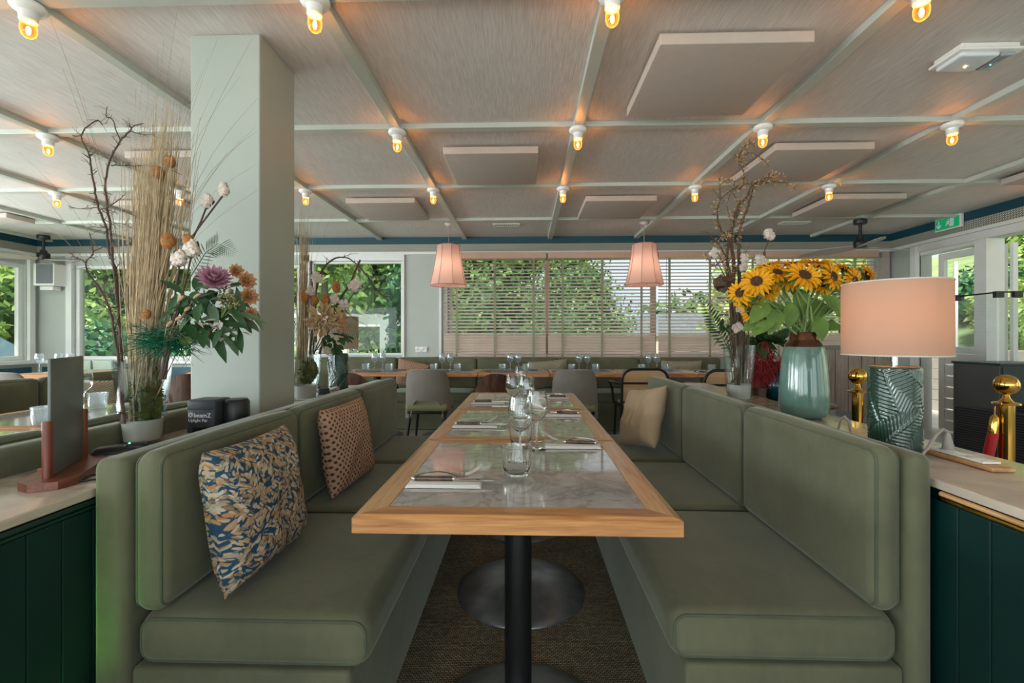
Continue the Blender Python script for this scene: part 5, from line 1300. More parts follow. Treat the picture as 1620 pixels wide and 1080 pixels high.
# --- middle bouquet, right of the pillar
stalks('dried grass stalks rising beside the pillar from the middle vase', VM + Vector((-.02, 0, .1)), .03, 110, lambda: W3(random.gauss(481, 6), U(330, 480), 2.6 + U(-.05, .05)), .002, curve=.012)
wisps('thin dry grass wisps reaching the ceiling right of the pillar', VM + Vector((-.02, 0, .2)), [(W3(u, v, 2.6), .05) for u, v in ((474, 300), (480, 280), (486, 300), (492, 310), (498, 320), (503, 315), (510, 340), (545, 380), (478, 320), (530, 330))])
branch('bare_branch', 'arching bare branch of the middle bouquet before the back window', [([(490, 560), (498, 480), (507, 433), (524, 412), (541, 407), (557, 412), (579, 434), (599, 462), (616, 476)], .006, .0025), ([(541, 407), (556, 402), (566, 401)], .002, .001), ([(522, 414), (511, 404)], .002, .001), ([(579, 434), (592, 446), (610, 440)], .002, .001), ([(590, 450), (586, 480), (575, 500)], .002, .001), ([(600, 464), (620, 470), (636, 455)], .002, .001), ([(565, 418), (570, 440), (562, 455)], .002, .001)], 2.58, .005, M['twig'], 1, .03, grp='branches of the middle bouquet')
branch('bare_branch', 'straight brown branch crossing the middle bouquet', [([(505, 560), (532, 484), (552, 451), (570, 411)], .008, .006), ([(535, 480), (556, 500), (580, 516)], .003, .001), ([(500, 540), (494, 457), (492, 412)], .006, .004), ([(506, 530), (516, 470), (530, 445)], .003, .002)], 2.55, .005, M['twig'], 1, .02, grp='branches of the middle bouquet')
CM = 'cotton and seed heads of the middle bouquet'
for u, v, s_, l in ((501, 439, .026, 'brown cotton boll high in the middle bouquet'), (562, 452, .034, 'fluffy pinkish cotton boll on the straight branch'), (530, 473, .024, 'cotton boll below the straight branch tip'), (545, 482, .026, 'cotton boll before the unlit lamp'), (492, 461, .026, 'cotton boll beside the pillar'), (517, 553, .026, 'cotton boll hanging over the middle vase rim')):
    cotton(l, u, v, 2.5, s_, [(496, 560, 0)], CM)
for u, v, s_, l in ((532, 454, .022, 'brown teasel head above the spiky flower'), (515, 474, .022, 'brown teasel head right of its twin in the middle bouquet'), (498, 475, .02, 'pale teasel head of the middle bouquet'), (482, 468, .026, 'teasel head touching the pillar side')):
    teasel(l, u, v, 2.5, s_, 1.5, CM)
sp = thing('spiky_dried_flower', 'large beige starburst of dried bunny tails in the middle bouquet', 'dried flower', tuple(W3(512, 505, 2.46)), 0)
for k in range(120):
    th = U(0, 2 * pi); ph = U(0, 1.9); d = Vector((sin(ph) * cos(th), -cos(ph) * .7 - .0, sin(ph) * sin(th) * .85)).normalized(); q = Vector((0, 0, 1)).rotation_difference(d)
    MB().ball((0, 0, 0), (.0075, .0075, .021), 8, 6, .1, M=Matrix.Translation(d * U(.05, .085)) @ q.to_matrix().to_4x4()).build('seed_head', M['bunny'], sp)
leafbunch('small dark green leaves low in the middle bouquet', W3(530, 540, 2.5), 24, (.06, .04, .05), .055, .03, M['dgreen'], dirf=lambda: Vector((U(-.2, 1), U(-.9, .3), U(-1, .3))))
leafbunch('pale dried petals at the right side of the middle bouquet', W3(535, 505, 2.5), 26, (.05, .04, .07), .05, .025, M['peach'], dirf=lambda: Vector((U(0, 1), U(-.9, .3), U(-.8, .8))))
fernf('fine grey fern in front of the unlit lamp', [(515, 530, 0), (540, 520, 0), (565, 525, 0), (585, 545, 0)], 2.48, .05, M['mgreen'], 22, thin=.08)

# --- right branch arrangement
YR = 2.5
branch('lichened_branch', 'tall gnarled lichened branch reaching the ceiling lamp', [([(1166, 610), (1163, 520), (1160, 450), (1161, 416), (1156, 377), (1161, 350), (1169, 324), (1181, 313), (1191, 292), (1211, 285), (1217, 275)], .012, .0035), ([(1171, 600), (1170, 500), (1170, 440), (1169, 405), (1170, 368), (1176, 346), (1186, 318), (1193, 290)], .012, .004), ([(1169, 300), (1174, 292), (1177, 276), (1169, 253), (1173, 239), (1183, 227), (1194, 231)], .0045, .0016), ([(1176, 263), (1173, 251), (1185, 242), (1200, 247), (1217, 263)], .0028, .001),
    ([(1191, 292), (1205, 290), (1225, 288), (1246, 290), (1259, 300)], .004, .001), ([(1223, 290), (1233, 283), (1239, 270)], .0022, .0009), ([(1208, 288), (1222, 280), (1224, 272)], .0022, .0009), ([(1161, 352), (1170, 330), (1158, 305), (1150, 322)], .003, .0012)], YR, .01, M['bark2'], 2, .03, .06, .75, base=440)
branch('lichened_branch', 'left lichened branch forking before the right pendant', [([(1163, 600), (1158, 500), (1150, 420), (1152, 380), (1139, 361), (1135, 335), (1139, 313), (1138, 281)], .009, .002), ([(1139, 315), (1158, 300), (1174, 292), (1190, 291)], .0035, .002), ([(1139, 313), (1128, 300)], .002, .001), ([(1137, 325), (1128, 324)], .002, .001), ([(1150, 325), (1155, 345), (1163, 356)], .002, .001), ([(1158, 300), (1162, 288), (1150, 285), (1140, 292)], .002, .001)], YR - .03, .01, M['bark2'], 2, .028, .05, .5, base=440)
branch('lichened_branch', 'low spreading twiggy branch left of the sunflowers', [([(1166, 600), (1162, 480), (1156, 440), (1150, 410), (1137, 387), (1117, 366)], .008, .0015), ([(1150, 410), (1140, 415), (1127, 420), (1116, 400)], .004, .001), ([(1137, 387), (1142, 375), (1155, 370)], .002, .001), ([(1150, 430), (1136, 400), (1120, 375)], .003, .001), ([(1158, 440), (1175, 410), (1190, 380)], .003, .001)], YR - .05, .01, M['bark2'], 3, .03, .05, .5, base=440)
CR = 'cotton stems in the right branch vase'
for u, v, s_, l in ((1217, 371, .030, 'lone high cotton boll above the sunflowers'), (1203, 412, .030, 'cotton boll just above the leftmost sunflowers'), (1178, 408, .024, 'cotton boll against the gnarled branch, top'), (1176, 423, .022, 'cotton boll against the gnarled branch, lower'), (1130, 400, .026, 'faded cotton boll left of the gnarled branch'), (1172, 488, .024, 'cotton boll left of the drooping sunflower'), (1167, 518, .026, 'low cotton boll above the branch vase'), (1185, 512, .024, 'low cotton boll right of its neighbour above the branch vase')):
    cotton(l, u, v, 2.44, s_, [(1176, 590, 0), (1180 if u > 1160 else 1165, 470 if v < 450 else 560, 0)], CR)
tag(MB().ball(W3(1143, 449, 2.42), (.045, .04, .04), 16, 10, .7).build('seed_pod', M['bark2']), 'large brown dried pod on the branches', 'dried flower')
fernf('dark fern frond curving left of the branch vase', [(1158, 560, 0), (1140, 530, 0), (1128, 505, 0), (1113, 475, 0)], 2.46, .055, M['dgreen'], 18, thin=.2)
leafbunch('dark ferny leaves beside the branch vase', W3(1145, 525, 2.45), 12, (.03, .03, .03), .06, .02, M['dgreen'])

# --- sunflowers
SV = Vector((P(1271.5, 2.0), 2.0, .8015))
t = thing('sunflower_vase', 'tall sea-green ceramic vase with bronze neck holding sunflowers', 'vase', tuple(SV), 0)
pr_ = [(r * .84, z) for r, z in [(0, 0), (.075, 0), (.098, .008), (.110, .028), (.1135, .06), (.112, .12), (.105, .2), (.0975, .262), (.092, .29), (.087, .302)]]
MB().lathe(pr_, 64).build('vase_body', mat('sea_green_glaze', (90, 124, 114), .16, var=.07, vs=8, coat=.8, bump=(30, .1, .002)), t, ang=80)
MB().lathe([(r * .84, z) for r, z in [(.087, .302), (.082, .313), (.07, .326), (.0655, .334), (.0655, .361), (.063, .364), (.0595, .361), (.0595, .3)]], 64).build('bronze_neck', mat('bronze_lustre_glaze', (104, 70, 50), .22, metal=.8, var=.3, vs=14), t, ang=80)
pm_ = MB().leaf((0, 0, 0), (1, 0, 0), (0, 0, 1), 1, .34, .16, .2); pmesh = None
def sunflower(i, u, v, y, d, r, lab):
    global pmesh
    r *= .97; c = W3(u, v + 1, y); t = thing('sunflower', lab, 'sunflower', tuple(SV + Vector((0, 0, .36))), 0, 'sunflowers in the sea-green vase'); o = c - t.location; t_ = t.location
    d = Vector(d).normalized(); q = Vector((0, 0, 1)).rotation_difference(d).to_matrix().to_4x4(); T = Matrix.Translation(o) @ q
    rd = r * .33
    MB().lathe([(0, .006), (rd * .4, .0055), (rd * .75, .009), (rd, .004), (rd * 1.02, -.004), (rd * .5, -.014), (0, -.018)], 26, M=T).build('disc', M['sundisc'], t)
    mb = MB()
    for k in range(12):
        a = k * pi / 6; mb.leaf(T @ Vector((rd * .4 * cos(a), rd * .4 * sin(a), -.014)), (T.to_3x3() @ Vector((cos(a), sin(a), -.15))), T.to_3x3() @ Vector((0, 0, 1)), r * .75, r * .28, .1)
    mb.build('sepals', M['sunleaf'], t, kind='stuff')
    if pmesh is None:
        p0 = pm_.build('petal', M['sunpetal'], t); pmesh = p0.data; bpy.data.objects.remove(p0)
    for row, n, el, sc in ((0, 18, -6, 1.05), (1, 17, 12, .95), (2, 12, 32, .7)):
        for k in range(n):
            a = 2 * pi * (k + .5 * row) / n + U(-.08, .08)
            L_ = r * .68 * sc * U(.88, 1.12); Mx = T @ Matrix.Rotation(a, 4, 'Z') @ Matrix.Translation((rd * .9, 0, .001 * row)) @ Matrix.Rotation(-math.radians(el + U(-12, 12)), 4, 'Y') @ Matrix.Rotation(U(-.3, .3), 4, 'X') @ Matrix.Diagonal((L_, L_ * .95, L_, 1))
            p = link(bpy.data.objects.new('petal', pmesh)); p.parent = t; p.matrix_local = Mx
    a0 = Vector((U(-.035, .035), U(-.035, .035), -.02)); m1 = Vector((a0.x + (o.x - a0.x) * .35, a0.y + (o.y - a0.y) * .35, o.z * .45)); m2 = o - d * .05 - Vector((0, 0, .03))
    MB().tube([a0, m1, m2, o - d * .016], [.005, .0045, .0042, .006], 8).build('stem', M['sunstem'], t)
SF = [(1197, 444, 1.93, (-.45, -.8, .35), .072, 'sunflower facing the camera near the left of the bunch'), (1171, 462, 1.97, (-.8, -.55, .1), .064, 'leftmost sunflower, turned toward the pendant'), (1230, 430, 1.98, (.1, -.55, .6), .068, 'sunflower second row between the two frontal left heads'),
    (1273, 434, 1.92, (.05, -.8, .55), .080, 'largest sunflower facing forward in the middle of the bunch'), (1318, 436, 1.95, (.45, -.75, .25), .072, 'sunflower right of the middle one, facing slightly right'), (1254, 417, 2.06, (-.1, -.2, .9), .074, 'sunflower facing up at the back left of the bunch'),
    (1293, 415, 2.06, (.1, -.2, .95), .078, 'sunflower facing up at the top of the bunch'), (1338, 424, 2.05, (.3, -.3, .9), .068, 'sunflower facing up at the back right'), (1352, 444, 1.97, (.5, -.7, .1), .070, 'sunflower just above the lamp shade'), (1374, 434, 2.04, (.8, -.4, .3), .064, 'rightmost sunflower, turned away to the right'),
    (1215, 420, 2.05, (-.3, -.2, .9), .064, 'sunflower facing up behind the left heads'), (1188, 492, 2.02, (-.85, -.3, -.25), .066, 'drooping sunflower at the lower left of the bunch'),
    (1247, 440, 1.99, (-.2, -.7, .5), .072, 'sunflower left of the largest one, slightly behind it'), (1298, 447, 1.99, (.25, -.75, .4), .066, 'lower sunflower between the middle and the right-facing heads'), (1212, 458, 2.02, (-.5, -.7, .1), .060, 'lower sunflower tucked under the two frontal left heads')]
for i, a in enumerate(SF): sunflower(i, *a)
t = thing('sunflower_foliage', 'broad green sunflower leaves massed above the vase neck', 'foliage', tuple(SV + Vector((0, 0, .37))), 0)
for (u, v, L_, w, dx, dz, dyy) in ((1205, 470, .14, .075, -.9, .25, -.3), (1215, 495, .13, .07, -.8, -.15, -.4), (1190, 478, .1, .06, -.8, .5, -.2), (1225, 462, .12, .07, -.3, .8, -.5), (1240, 455, .12, .07, .1, .9, -.5), (1262, 448, .13, .085, 0, -.9, -.5), (1283, 462, .11, .085, .1, -.9, -.6), (1285, 490, .11, .085, .2, -.8, -.6), (1300, 458, .13, .08, .5, -.6, -.5), (1312, 475, .12, .075, .7, -.4, -.4), (1322, 490, .12, .07, .9, -.1, -.3), (1335, 470, .12, .07, .8, .2, -.3), (1295, 512, .1, .06, .9, .3, -.3), (1232, 480, .12, .07, -.5, -.7, -.5), (1215, 470, .12, .075, -.7, -.5, -.4), (1250, 470, .11, .065, -.2, -.8, -.5), (1330, 505, .13, .06, .9, .5, .1), (1318, 452, .1, .065, .6, .3, -.5), (1198, 456, .1, .06, -.6, -.6, -.4), (1270, 470, .1, .07, -.1, .5, .2), (1245, 490, .1, .06, -.5, .6, .3), (1300, 490, .1, .06, .5, .5, .3), (1340, 460, .12, .07, .5, -.7, 0), (1228, 500, .11, .06, -.8, -.3, .1), (1310, 500, .11, .06, .7, -.2, .2), (1220, 450, .1, .06, -.4, .3, .4)):
    c = W3(u, v + 9, 1.99 + U(-.05, .06)) - t.location; MB().leaf(c, (dx, dyy, dz), (0, -.7, .7), L_, w, .35, .18).build('leaf', M['sunleaf'], t)
for k in range(22):
    a = U(0, 2 * pi); b_ = Vector((U(-.03, .03), U(-.03, .03), -.04)); e = Vector((U(-.14, .14), U(-.08, .08), U(.09, .17))); MB().tube([b_, (b_ + e) / 2 + Vector((e.x * -.12, 0, .01)), e], [.0042, .0038, .003], 6).build('stem', M['sunstem'], t)

# --- side cabinet with teal vase and red plumes behind the right ledge
t = thing('side_cabinet', 'dark narrow side cabinet behind the right ledge carrying the red plumes', 'cabinet', (1.62, 2.95, 0), 0)
MB().bbox(-.22, .22, -.2, .2, .05, .72, .006).build('body', M['darkwood'], t); MB().bbox(-.23, .23, -.21, .21, .721, .745, .004).build('top', M['darkwood'], t)
for sx_ in (-.19, .19):
    for sy_ in (-.17, .17): MB().tube([(sx_, sy_, 0), (sx_, sy_, .055)], .014, 8).build('foot', M['plastic'], t)
t = thing('teal_vase', 'dark teal ribbed round vase beside the red plumes', 'vase', (P(1232, 2.9), 2.88, .746), 0)
MB().lathe([(0, 0), (.06, 0), (.095, .03), (.115, .08), (.115, .12), (.09, .17), (.05, .2), (.046, .23), (.055, .245), (.045, .24), (.04, .2)], 72, fn=lambda a, z, i: .003 * cos(18 * a + z * 40) if 1 < i < 8 else 0).build('vase_body', mat('dark_teal_glaze', (12, 62, 70), .2, var=.35, vs=20, coat=.6), t)
t = thing('plume_pot', 'small dark pot of red dyed plumes behind the branch vase', 'flower pot', (P(1196, 2.85), 2.84, .746), 0)
MB().lathe([(0, 0), (.045, 0), (.055, .07), (.06, .09), (.052, .09), (.05, .06), (0, .06)], 30).build('pot', M['darkwood'], t)
for k in range(9):
    a = -1 + 2 * k / 8; tip = Vector((a * .11 + .03, U(-.04, .04), .38 - .1 * abs(a))); mb = MB(); b_ = Vector((a * .02, 0, .06)); mb.tube([b_, tip * .5, tip], [.003, .002, .001], 5)
    for j in range(90):
        f = U(.3, 1); p = b_.lerp(tip, f); dd = Vector((U(-1, 1), U(-1, 1), U(-1.2, .2))).normalized(); mb.tube([p, p + dd * .03, p + dd * .045 + Vector((0, 0, -.025))], [.0026, .002, .0006], 3, cap=False)
    mb.build('plume', M['redplume'], t)
leafbunch('broad dark green leaves between branch vase and sunflower vase', W3(1215, 540, 2.85), 22, (.08, .05, .03), .14, .07, M['dgreen'], dirf=lambda: Vector((U(-1, 1), U(-.8, .2), U(-.4, .7))))
# ------------------------------------------------ outside
GZ = -.25
o = struct('ground', MB().box(-45, 50, BY + .3, 70, GZ - .2, GZ), leafmat('lawn', (128, 144, 96), 0, .9, .2, 1.5)); o['label'] = 'lawn outside the windows'
struct('ground_2', MB().box(XR + .3, 50, -20, BY + .3, GZ - .2, GZ), bpy.data.materials['lawn']); struct('ground_3', MB().box(-45, XL - .3, -20, BY + .3, GZ - .2, GZ), bpy.data.materials['lawn']); struct('ground_4', MB().box(XL - .3, XR + .3, -20, YF - .2, GZ - .2, GZ), M['floor'])
o = struct('path', MB().box(-8, 30, 13.5, 17.5, GZ, GZ + .02), mat('pale_gravel', (196, 190, 176), .9, var=.12, vs=3)); o['label'] = 'pale gravel road beyond the blinds'
LM = {'d': [leafmat('tree_dark_a', (74, 108, 58), .3), leafmat('tree_dark_b', (102, 138, 72), .3), leafmat('tree_dark_c', (140, 168, 96), .35)],
      'l': [leafmat('tree_light_a', (146, 178, 92), .4), leafmat('tree_light_b', (180, 202, 116), .4), leafmat('tree_light_c', (112, 148, 76), .35)],
      'y': [leafmat('shrub_yellow_a', (196, 206, 124), .4), leafmat('shrub_yellow_b', (156, 178, 96), .4), leafmat('shrub_yellow_c', (206, 208, 140), .4)],
      'b': [leafmat('blue_green_a', (72, 122, 84), .3), leafmat('blue_green_b', (104, 152, 102), .35), leafmat('blue_green_c', (52, 92, 62), .3)]}
M['bark'] = mat('tree_bark', (92, 78, 66), .9, var=.3)
def tree(lab, x, y, z0, blobs, n, s, kind, name='leafy_tree', cat='tree', trunk=True, grp=None, core=True):
    t = thing(name, lab, cat, (x, y, z0), 0, grp); mb = MB()
    vol = [b[3] * b[4] * b[5] for b in blobs]; tot = sum(vol)
    for b, w in zip(blobs, vol):
        for k in range(int(n * w / tot)):
            th = U(0, 2 * pi); ph = math.acos(U(-1, 1)); rr = U(.6, 1.06) if R() < .85 else U(.3, .8); d = Vector((sin(ph) * cos(th), sin(ph) * sin(th), cos(ph)))
            lump = 1 + .22 * mnoise.noise(d * 2.7 + Vector((x, y, b[2])))
            p = Vector((b[0] + d.x * b[3] * rr * lump, b[1] + d.y * b[4] * rr * lump, b[2] + d.z * b[5] * rr * lump))
            if p.z < .02: continue
            q = s * U(.6, 1.4); e1 = Vector((U(-1, 1), U(-1, 1), U(-1, 1))).normalized(); e2 = (d + Vector((U(-1, 1), U(-1, 1), U(-1, 1))) * .8).cross(e1).normalized() * .55
            mb.mi = random.choice((0, 0, 1, 1, 2)); mb.add([p - e1 * q, p + e2 * q - e1 * q * .2, p + e1 * q, p - e2 * q - e1 * q * .2], [(0, 1, 2, 3)])
    mb.build('foliage', LM[kind], t, smooth=False, kind='stuff')
    if core:
        c = MB()
        for b in blobs: c.ball(b[:3], (b[3] * .66, b[4] * .66, b[5] * .66), 10, 8, .5)
        c.build('shade_core', LM['d' if kind != 'b' else 'b'][0], t, kind='stuff')  # solid dark core added inside the leaves to shade the crown
    if trunk:
        b = blobs[0]; tk = MB().tube([(0, 0, 0), (b[0] * .4, b[1] * .4, b[2] * .5), (b[0], b[1], b[2])], [.14, .1, .05], 8)
        for bb in blobs[1:]: tk.tube([(b[0] * .4, b[1] * .4, b[2] * .5), bb[:3]], [.07, .03], 6)
        tk.build('trunk', M['bark'], t)
    return t
TG = 'trees beyond the windows'
# left windows
tree('leafy tree filling the window left of the dried grass', P(150, 11), 11, GZ, [(0, 0, 2.4, 1.7, 1.4, 1.3), (-.8, .4, 3.6, 1.4, 1.2, 1.0), (1.2, .3, 3.3, 1.3, 1.2, 1.0)], 7000, .085, 'd', grp=TG)
tree('bright broad-leaved shrub low in the window left of the dried grass', P(155, 8.6), 8.6, GZ, [(0, 0, .9, 1.0, .7, .75), (.9, .2, .8, .8, .6, .6)], 1600, .10, 'b', 'shrub', 'shrub', False)
tree('yellow-green shrub against the dark tree at the far left', P(130, 9.6), 9.8, GZ, [(0, 0, 1.5, .9, .6, .8)], 1500, .07, 'l', 'shrub', 'shrub', False)
tree('pale leafy tree outside the left corner window', -12.5, 10.5, GZ, [(0, 0, 1.9, 1.8, 2.0, 1.5), (-1, 1.5, 3.2, 1.6, 1.6, 1.3), (.5, 2.0, 3.9, 1.6, 1.6, 1.1)], 6500, .1, 'l', grp=TG)
tree('dark tree behind the left corner of the room', -15, 16, GZ, [(0, 0, 3.2, 3, 3, 3), (4, 2, 4.0, 3, 3, 2.6)], 6000, .16, 'd', grp=TG)
tree('tall tree behind the vase window', P(250, 14), 14.5, GZ, [(0, 0, 3, 2.6, 2, 2.6), (2.5, 1, 3.4, 2.4, 2, 2.2)], 6000, .13, 'd', grp=TG)
# car outside the left window
t = thing('car', 'silver-blue parked car outside the left corner window', 'car', (-10.75, 7.0, GZ), math.radians(12))
bd = [(-2.0, .35), (-2.05, .7), (-1.9, .85), (-1.2, .95), (-.6, 1.36), (.7, 1.4), (1.35, .98), (1.95, .88), (2.1, .6), (2.05, .35)]
MB().poly(bd, 1.6).build('body', mat('car_paint', (120, 146, 168), .2, metal=.3, var=.02, coat=1), t, smooth=False)
MB().poly([(-1.05, .98), (-.56, 1.31), (.02, 1.33), (.02, .98)], .02).poly([(.08, .98), (.08, 1.33), (.66, 1.33), (1.15, 1.0)], .02).build('side_window', M['plastic'], t, smooth=False, loc=(0, -.01, 0))
for xx in (-1.3, 1.3):
    for yy in (.02, 1.45): MB().lathe([(0, 0), (.2, 0), (.33, .02), (.33, .16), (0, .16)], 24, M=Matrix.Translation((xx, yy, .33)) @ Matrix.Rotation(pi / 2, 4, 'X') @ Matrix.Translation((0, 0, -.08))).build('wheel', M['plastic'], t)
# middle window: white pergola and climbing plant
t = thing('pergola', 'white garden pergola seen through the window behind the unlit lamp', 'pergola', (P(560, 11), 11, GZ), 0)
for xx in (-1.1, .75):
    for yy in (0, 2.2): MB().bbox(xx - .09, xx + .09, yy - .09, yy + .09, 0, 1.7, .01).build('post', M['white'], t, smooth=False)
for yy in (0, 2.2): MB().bbox(-1.4, 1.05, yy - .05, yy + .05, 1.7, 1.86, .01).build('beam', M['white'], t, smooth=False)
for k in range(9): MB().bbox(-1.35 + k * .28, -1.29 + k * .28, -.3, 2.5, 1.862, 1.95, .005, 1).build('rafter', M['white'], t, smooth=False)
tree('climbing plant at the right edge of the vase window', P(622, 7.4), 7.4, GZ, [(0, 0, .9, .17, .2, .8), (.02, 0, 2.0, .16, .2, .6)], 420, .06, 'b', 'climbing_plant', 'plant', False)
tree('dark conifer behind the pergola', P(530, 15), 15.5, GZ, [(0, 0, 2.6, 2.2, 1.6, 2.4), (2, 0, 4.2, 1.6, 1.4, 1.4)], 5000, .12, 'd', grp=TG)
tree('overhanging tree crown at the top of the vase window', P(520, 10), 9.8, GZ, [(0, 0, 3.2, 1.0, .8, .6)], 1600, .07, 'l', grp=TG)
# behind the blinds
tree('broad green tree behind the leftmost blind', P(770, 11.5), 11.5, GZ, [(0, 0, 2.0, 1.4, 1.2, 1.4), (-.9, .4, 3.1, 1.2, 1.1, 1.0), (.6, .5, 3.4, 1.1, 1.0, .9)], 6000, .08, 'd', grp=TG)
tree('light green hedge under the leftmost blind', P(780, 9.2), 9.2, GZ, [(0, 0, .45, 1.3, .5, .5), (1.2, 0, .4, .9, .5, .42)], 2200, .07, 'l', 'hedge', 'hedge', False)
tree('large rounded clipped tree behind the second blind', P(918, 10.5), 10.6, GZ, [(0, 0, 1.5, 1.25, 1.1, 1.35), (-.15, 0, 2.5, .95, .9, .95), (-.35, 0, 3.2, .6, .6, .6)], 8000, .055, 'd', 'clipped_tree', grp=TG)
tree('distant wooded hill right of the rounded tree', P(1160, 32), 34, GZ, [(0, 0, 1.5, 7, 3, 3.2), (7, 2, 3, 7, 3, 3.4), (-6, 3, .8, 4, 3, 1.9)], 8000, .3, 'd', 'wooded_hill', 'trees', False)
tree('distant line of trees behind the rounded tree', P(900, 30), 33, GZ, [(-3, 0, 2, 6, 2, 3), (-14, 0, 4, 8, 3, 5)], 5000, .32, 'd', 'tree_line', 'trees', False)
tree('yellow-green tree beside the dried branches, behind the blinds', P(1180, 11), 11, GZ, [(0, 0, 2.0, 1.0, .8, 1.2)], 2600, .08, 'y', grp=TG)
tree('leafy shrub behind the rightmost blind', P(1300, 9), 9.2, GZ, [(0, 0, 1.5, 1.3, .9, 1.3), (1.3, .5, 2.4, 1.1, .9, .9)], 3600, .08, 'y', grp=TG)
t = thing('house', 'small house with grey roof seen through the third blind', 'house', (P(1075, 26), 26, GZ), math.radians(-8))
MB().box(-2.4, 2.4, 0, 4, 0, 1.5).build('wall', mat('house_render', (196, 170, 160), .8, var=.05), t, smooth=False)
MB().poly([(-2.7, 1.45), (2.7, 1.45), (2.0, 2.7), (-2.0, 2.7)], 4.4).build('roof', mat('slate_roof', (122, 130, 142), .6, var=.15), t, smooth=False, loc=(0, -.2, 0))
for xx in (-1.7, -.5, .8): MB().box(xx - .25, xx + .25, -.04, .0, .5, 1.15).build('window', M['plastic'], t, smooth=False)
# beyond the glazed doors
o = struct('terrace', MB().box(XR + .3, 6.6, -3, 8, GZ, -.02), M['floor']); o['label'] = 'pale terrace outside the glazed doors'
t = thing('terrace_wall', 'low weathered board wall at the edge of the terrace', 'wall', (6.55, 5.2, 0), 0)
for k in range(6):
    MB().bbox(0, .05, -4.2, 2.4, -.02 + k * .165, .14 + k * .165, .006, 1).build('board', mat('weathered_board', (176, 170, 160), .8, var=.1), t, smooth=False) if k == 0 else None
    if k: b_ = list(t.children)[0].copy(); SC.collection.objects.link(b_); b_.parent = t; b_.location = (0, 0, k * .165)
hill = MB(); vs = []; fs = []; nn = 24
for i in range(nn + 1):
    for j in range(nn + 1):
        x = 6.7 + 14 * i / nn; y = -4 + 20 * j / nn; vs.append((x, y, .75 + min(4.5, (x - 6.7) * .42) * (1 if x > 7 else .4) + .25 * mnoise.noise(Vector((x, y, 0)) * .7)))
for i in range(nn):
    for j in range(nn): a = i * (nn + 1) + j; fs.append((a, a + 1, a + nn + 2, a + nn + 1))
hill.add(vs, fs); struct('hillside', hill, bpy.data.materials['lawn'], smooth=True)['label'] = 'planted bank rising beyond the terrace wall'
HB = ['lowest', 'second lowest', 'middle', 'fourth', 'fifth', 'highest', 'farthest', 'nearest', 'left', 'dark', 'pale', 'topmost']
k_ = 0
for (x, y, r, kd) in ((7.8, 6.2, .6, 'y'), (8.6, 5.2, .7, 'y'), (9.4, 7.4, .9, 'l'), (10.2, 6.0, .9, 'y'), (9.8, 4.2, .9, 'l'), (11.8, 8.2, 1.2, 'd'), (12.5, 6.4, 1.3, 'l'), (12.6, 10.4, 1.6, 'd'), (11.5, 4.6, 1.2, 'y'), (14.6, 7.6, 1.7, 'd'), (8.3, 8.4, .8, 'b'), (15.0, 10, 2.0, 'd')):
    z = .75 + min(4.5, (x - 6.7) * .42); tree(HB[k_] + ' rounded shrub on the bank beyond the glazed doors', x, y, z - .1, [(0, 0, r * .6, r, r, r * .8), (r * .5, r * .3, r * .9, r * .6, r * .6, r * .6)], int(1500 + 500 * r), .07 if x < 10 else .1, kd, 'shrub', 'shrub', False, 'shrubs on the bank'); k_ += 1
for i_, (x, y, r, kd) in enumerate(((7.3, 6.6, .45, 'l'), (7.7, 7.3, .55, 'y'), (8.2, 7.0, .6, 'l'), (9.2, 6.0, .7, 'y'), (9.0, 8.0, .8, 'l'), (10.6, 7.2, .9, 'y'), (10.2, 9.0, 1.0, 'l'), (7.6, 5.2, .4, 'b'), (8.9, 4.2, .6, 'l'), (12.8, 8.6, 1.5, 'l'))):
    z = .75 + min(4.5, (x - 6.7) * .42); tree(['tiny', 'small', 'bushy', 'loose', 'wide', 'tall', 'hazy', 'bluish', 'bright', 'big'][i_] + ' pale shrub filling the bank behind the glazed doors', x, y, z - .1, [(0, 0, r * .55, r, r, r * .8), (-r * .4, r * .4, r, r * .6, r * .6, r * .5)], int(1500 + 500 * r), .06, kd, 'shrub', 'shrub', False, 'shrubs on the bank')
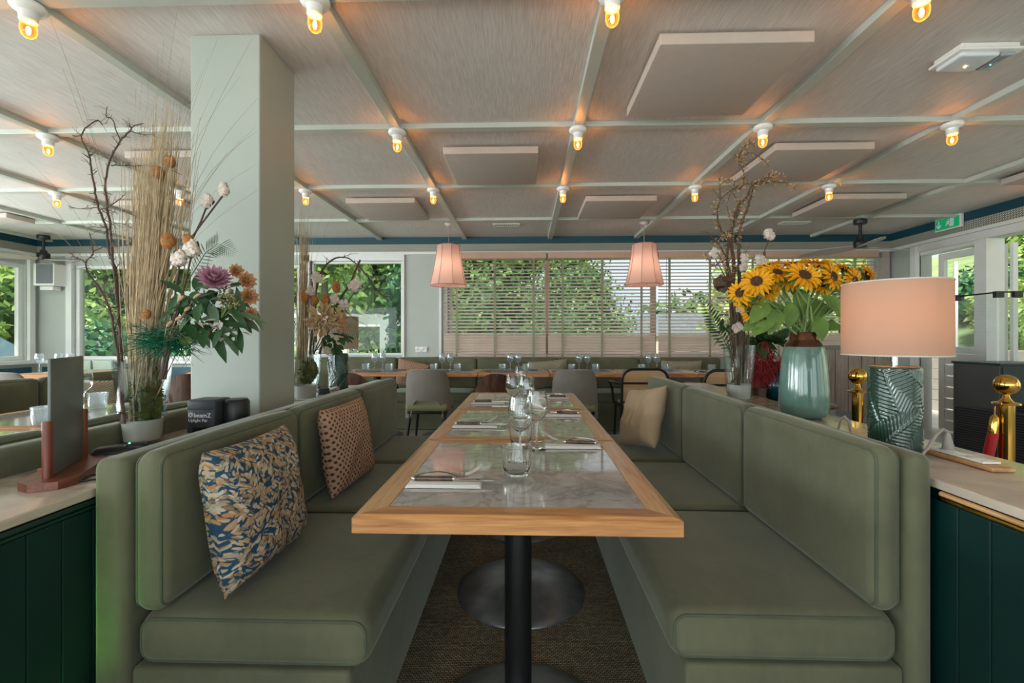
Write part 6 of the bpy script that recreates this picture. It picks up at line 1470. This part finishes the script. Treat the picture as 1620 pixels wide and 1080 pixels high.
def strap(lab, x, y, z, n, L, w, m, flowers=0, name='strap_leaved_plant'):
    t = thing(name, lab, 'plant', (x, y, z), 0, 'flowering plants by the terrace')
    for k in range(n):
        a = U(0, 2 * pi); d = Vector((cos(a) * .5, sin(a) * .5, 1)); MB().leaf((cos(a) * .03, sin(a) * .03, 0), d, Vector((cos(a), sin(a), .2)), L * U(.7, 1.1), w, -.0 + U(.1, .5), .2).build('leaf', m, t)
    for k in range(flowers):
        a = U(0, 2 * pi); q = Vector((cos(a) * .16, sin(a) * .16, L * U(.8, 1.1))); MB().tube([(0, 0, 0), q * .6, q], .005, 5).build('stem', M['sunstem'], t)
        MB().ball(q, .06, 12, 8, .6).build('flower_head', leafmat('lilac_bloom_' + str(k), (178, 148, 214), .3), t) if k == 0 else MB().ball(q, .055, 12, 8, .6).build('flower_head', bpy.data.materials['lilac_bloom_0'], t)
strap('lilac-flowered strap-leaved plant beyond the right edge of the doors', 7.05, 4.75, .8, 34, .62, .035, LM['l'][0], 4); strap('smaller lilac-flowered plant just past the folded door edges', 7.2, 5.3, .8, 26, .5, .03, LM['l'][1], 3); strap('young palm with long pale leaves above the lilac flowers', 8.1, 5.0, 1.2, 30, 1.1, .05, LM['y'][2], 0, 'palm')
t = thing('white_pole', 'thin white pole standing on the terrace behind the glass', 'pole', (5.9, PX(1512, 5.9), -.02), 0); MB().tube([(0, 0, 0), (0, 0, 2.2)], .025, 12).build('pole', M['white'], t); MB().lathe([(0, 0), (.09, 0), (.09, .02), (0, .025)], 16).build('foot', M['white'], t)

# green uplight standing on the floor beside the left banquette, below the picture
t = thing('floor_uplight', 'small green uplight on the floor at the end of the left banquette', 'uplight', (-1.045, .955, 0), 0)
MB().bbox(-.05, .05, -.05, .05, .001, .1, .01, 3).build('housing', M['charcoal'], t)
MB().lathe([(0, .101), (.036, .101), (.036, .104), (0, .104)], 24).build('lens', emis('green_lens', (.2, 1, .1, 1), 2), t)
L = bpy.data.lights.new('uplight_beam', 'SPOT'); L.energy = 5; L.color = (.25, 1, .06); L.spot_size = math.radians(60); L.spot_blend = .8; L.shadow_soft_size = .03
lo = link(bpy.data.objects.new('uplight_beam', L)); lo.parent = t; lo.location = (0, 0, .12); lo.rotation_euler = (pi, 0, 0)
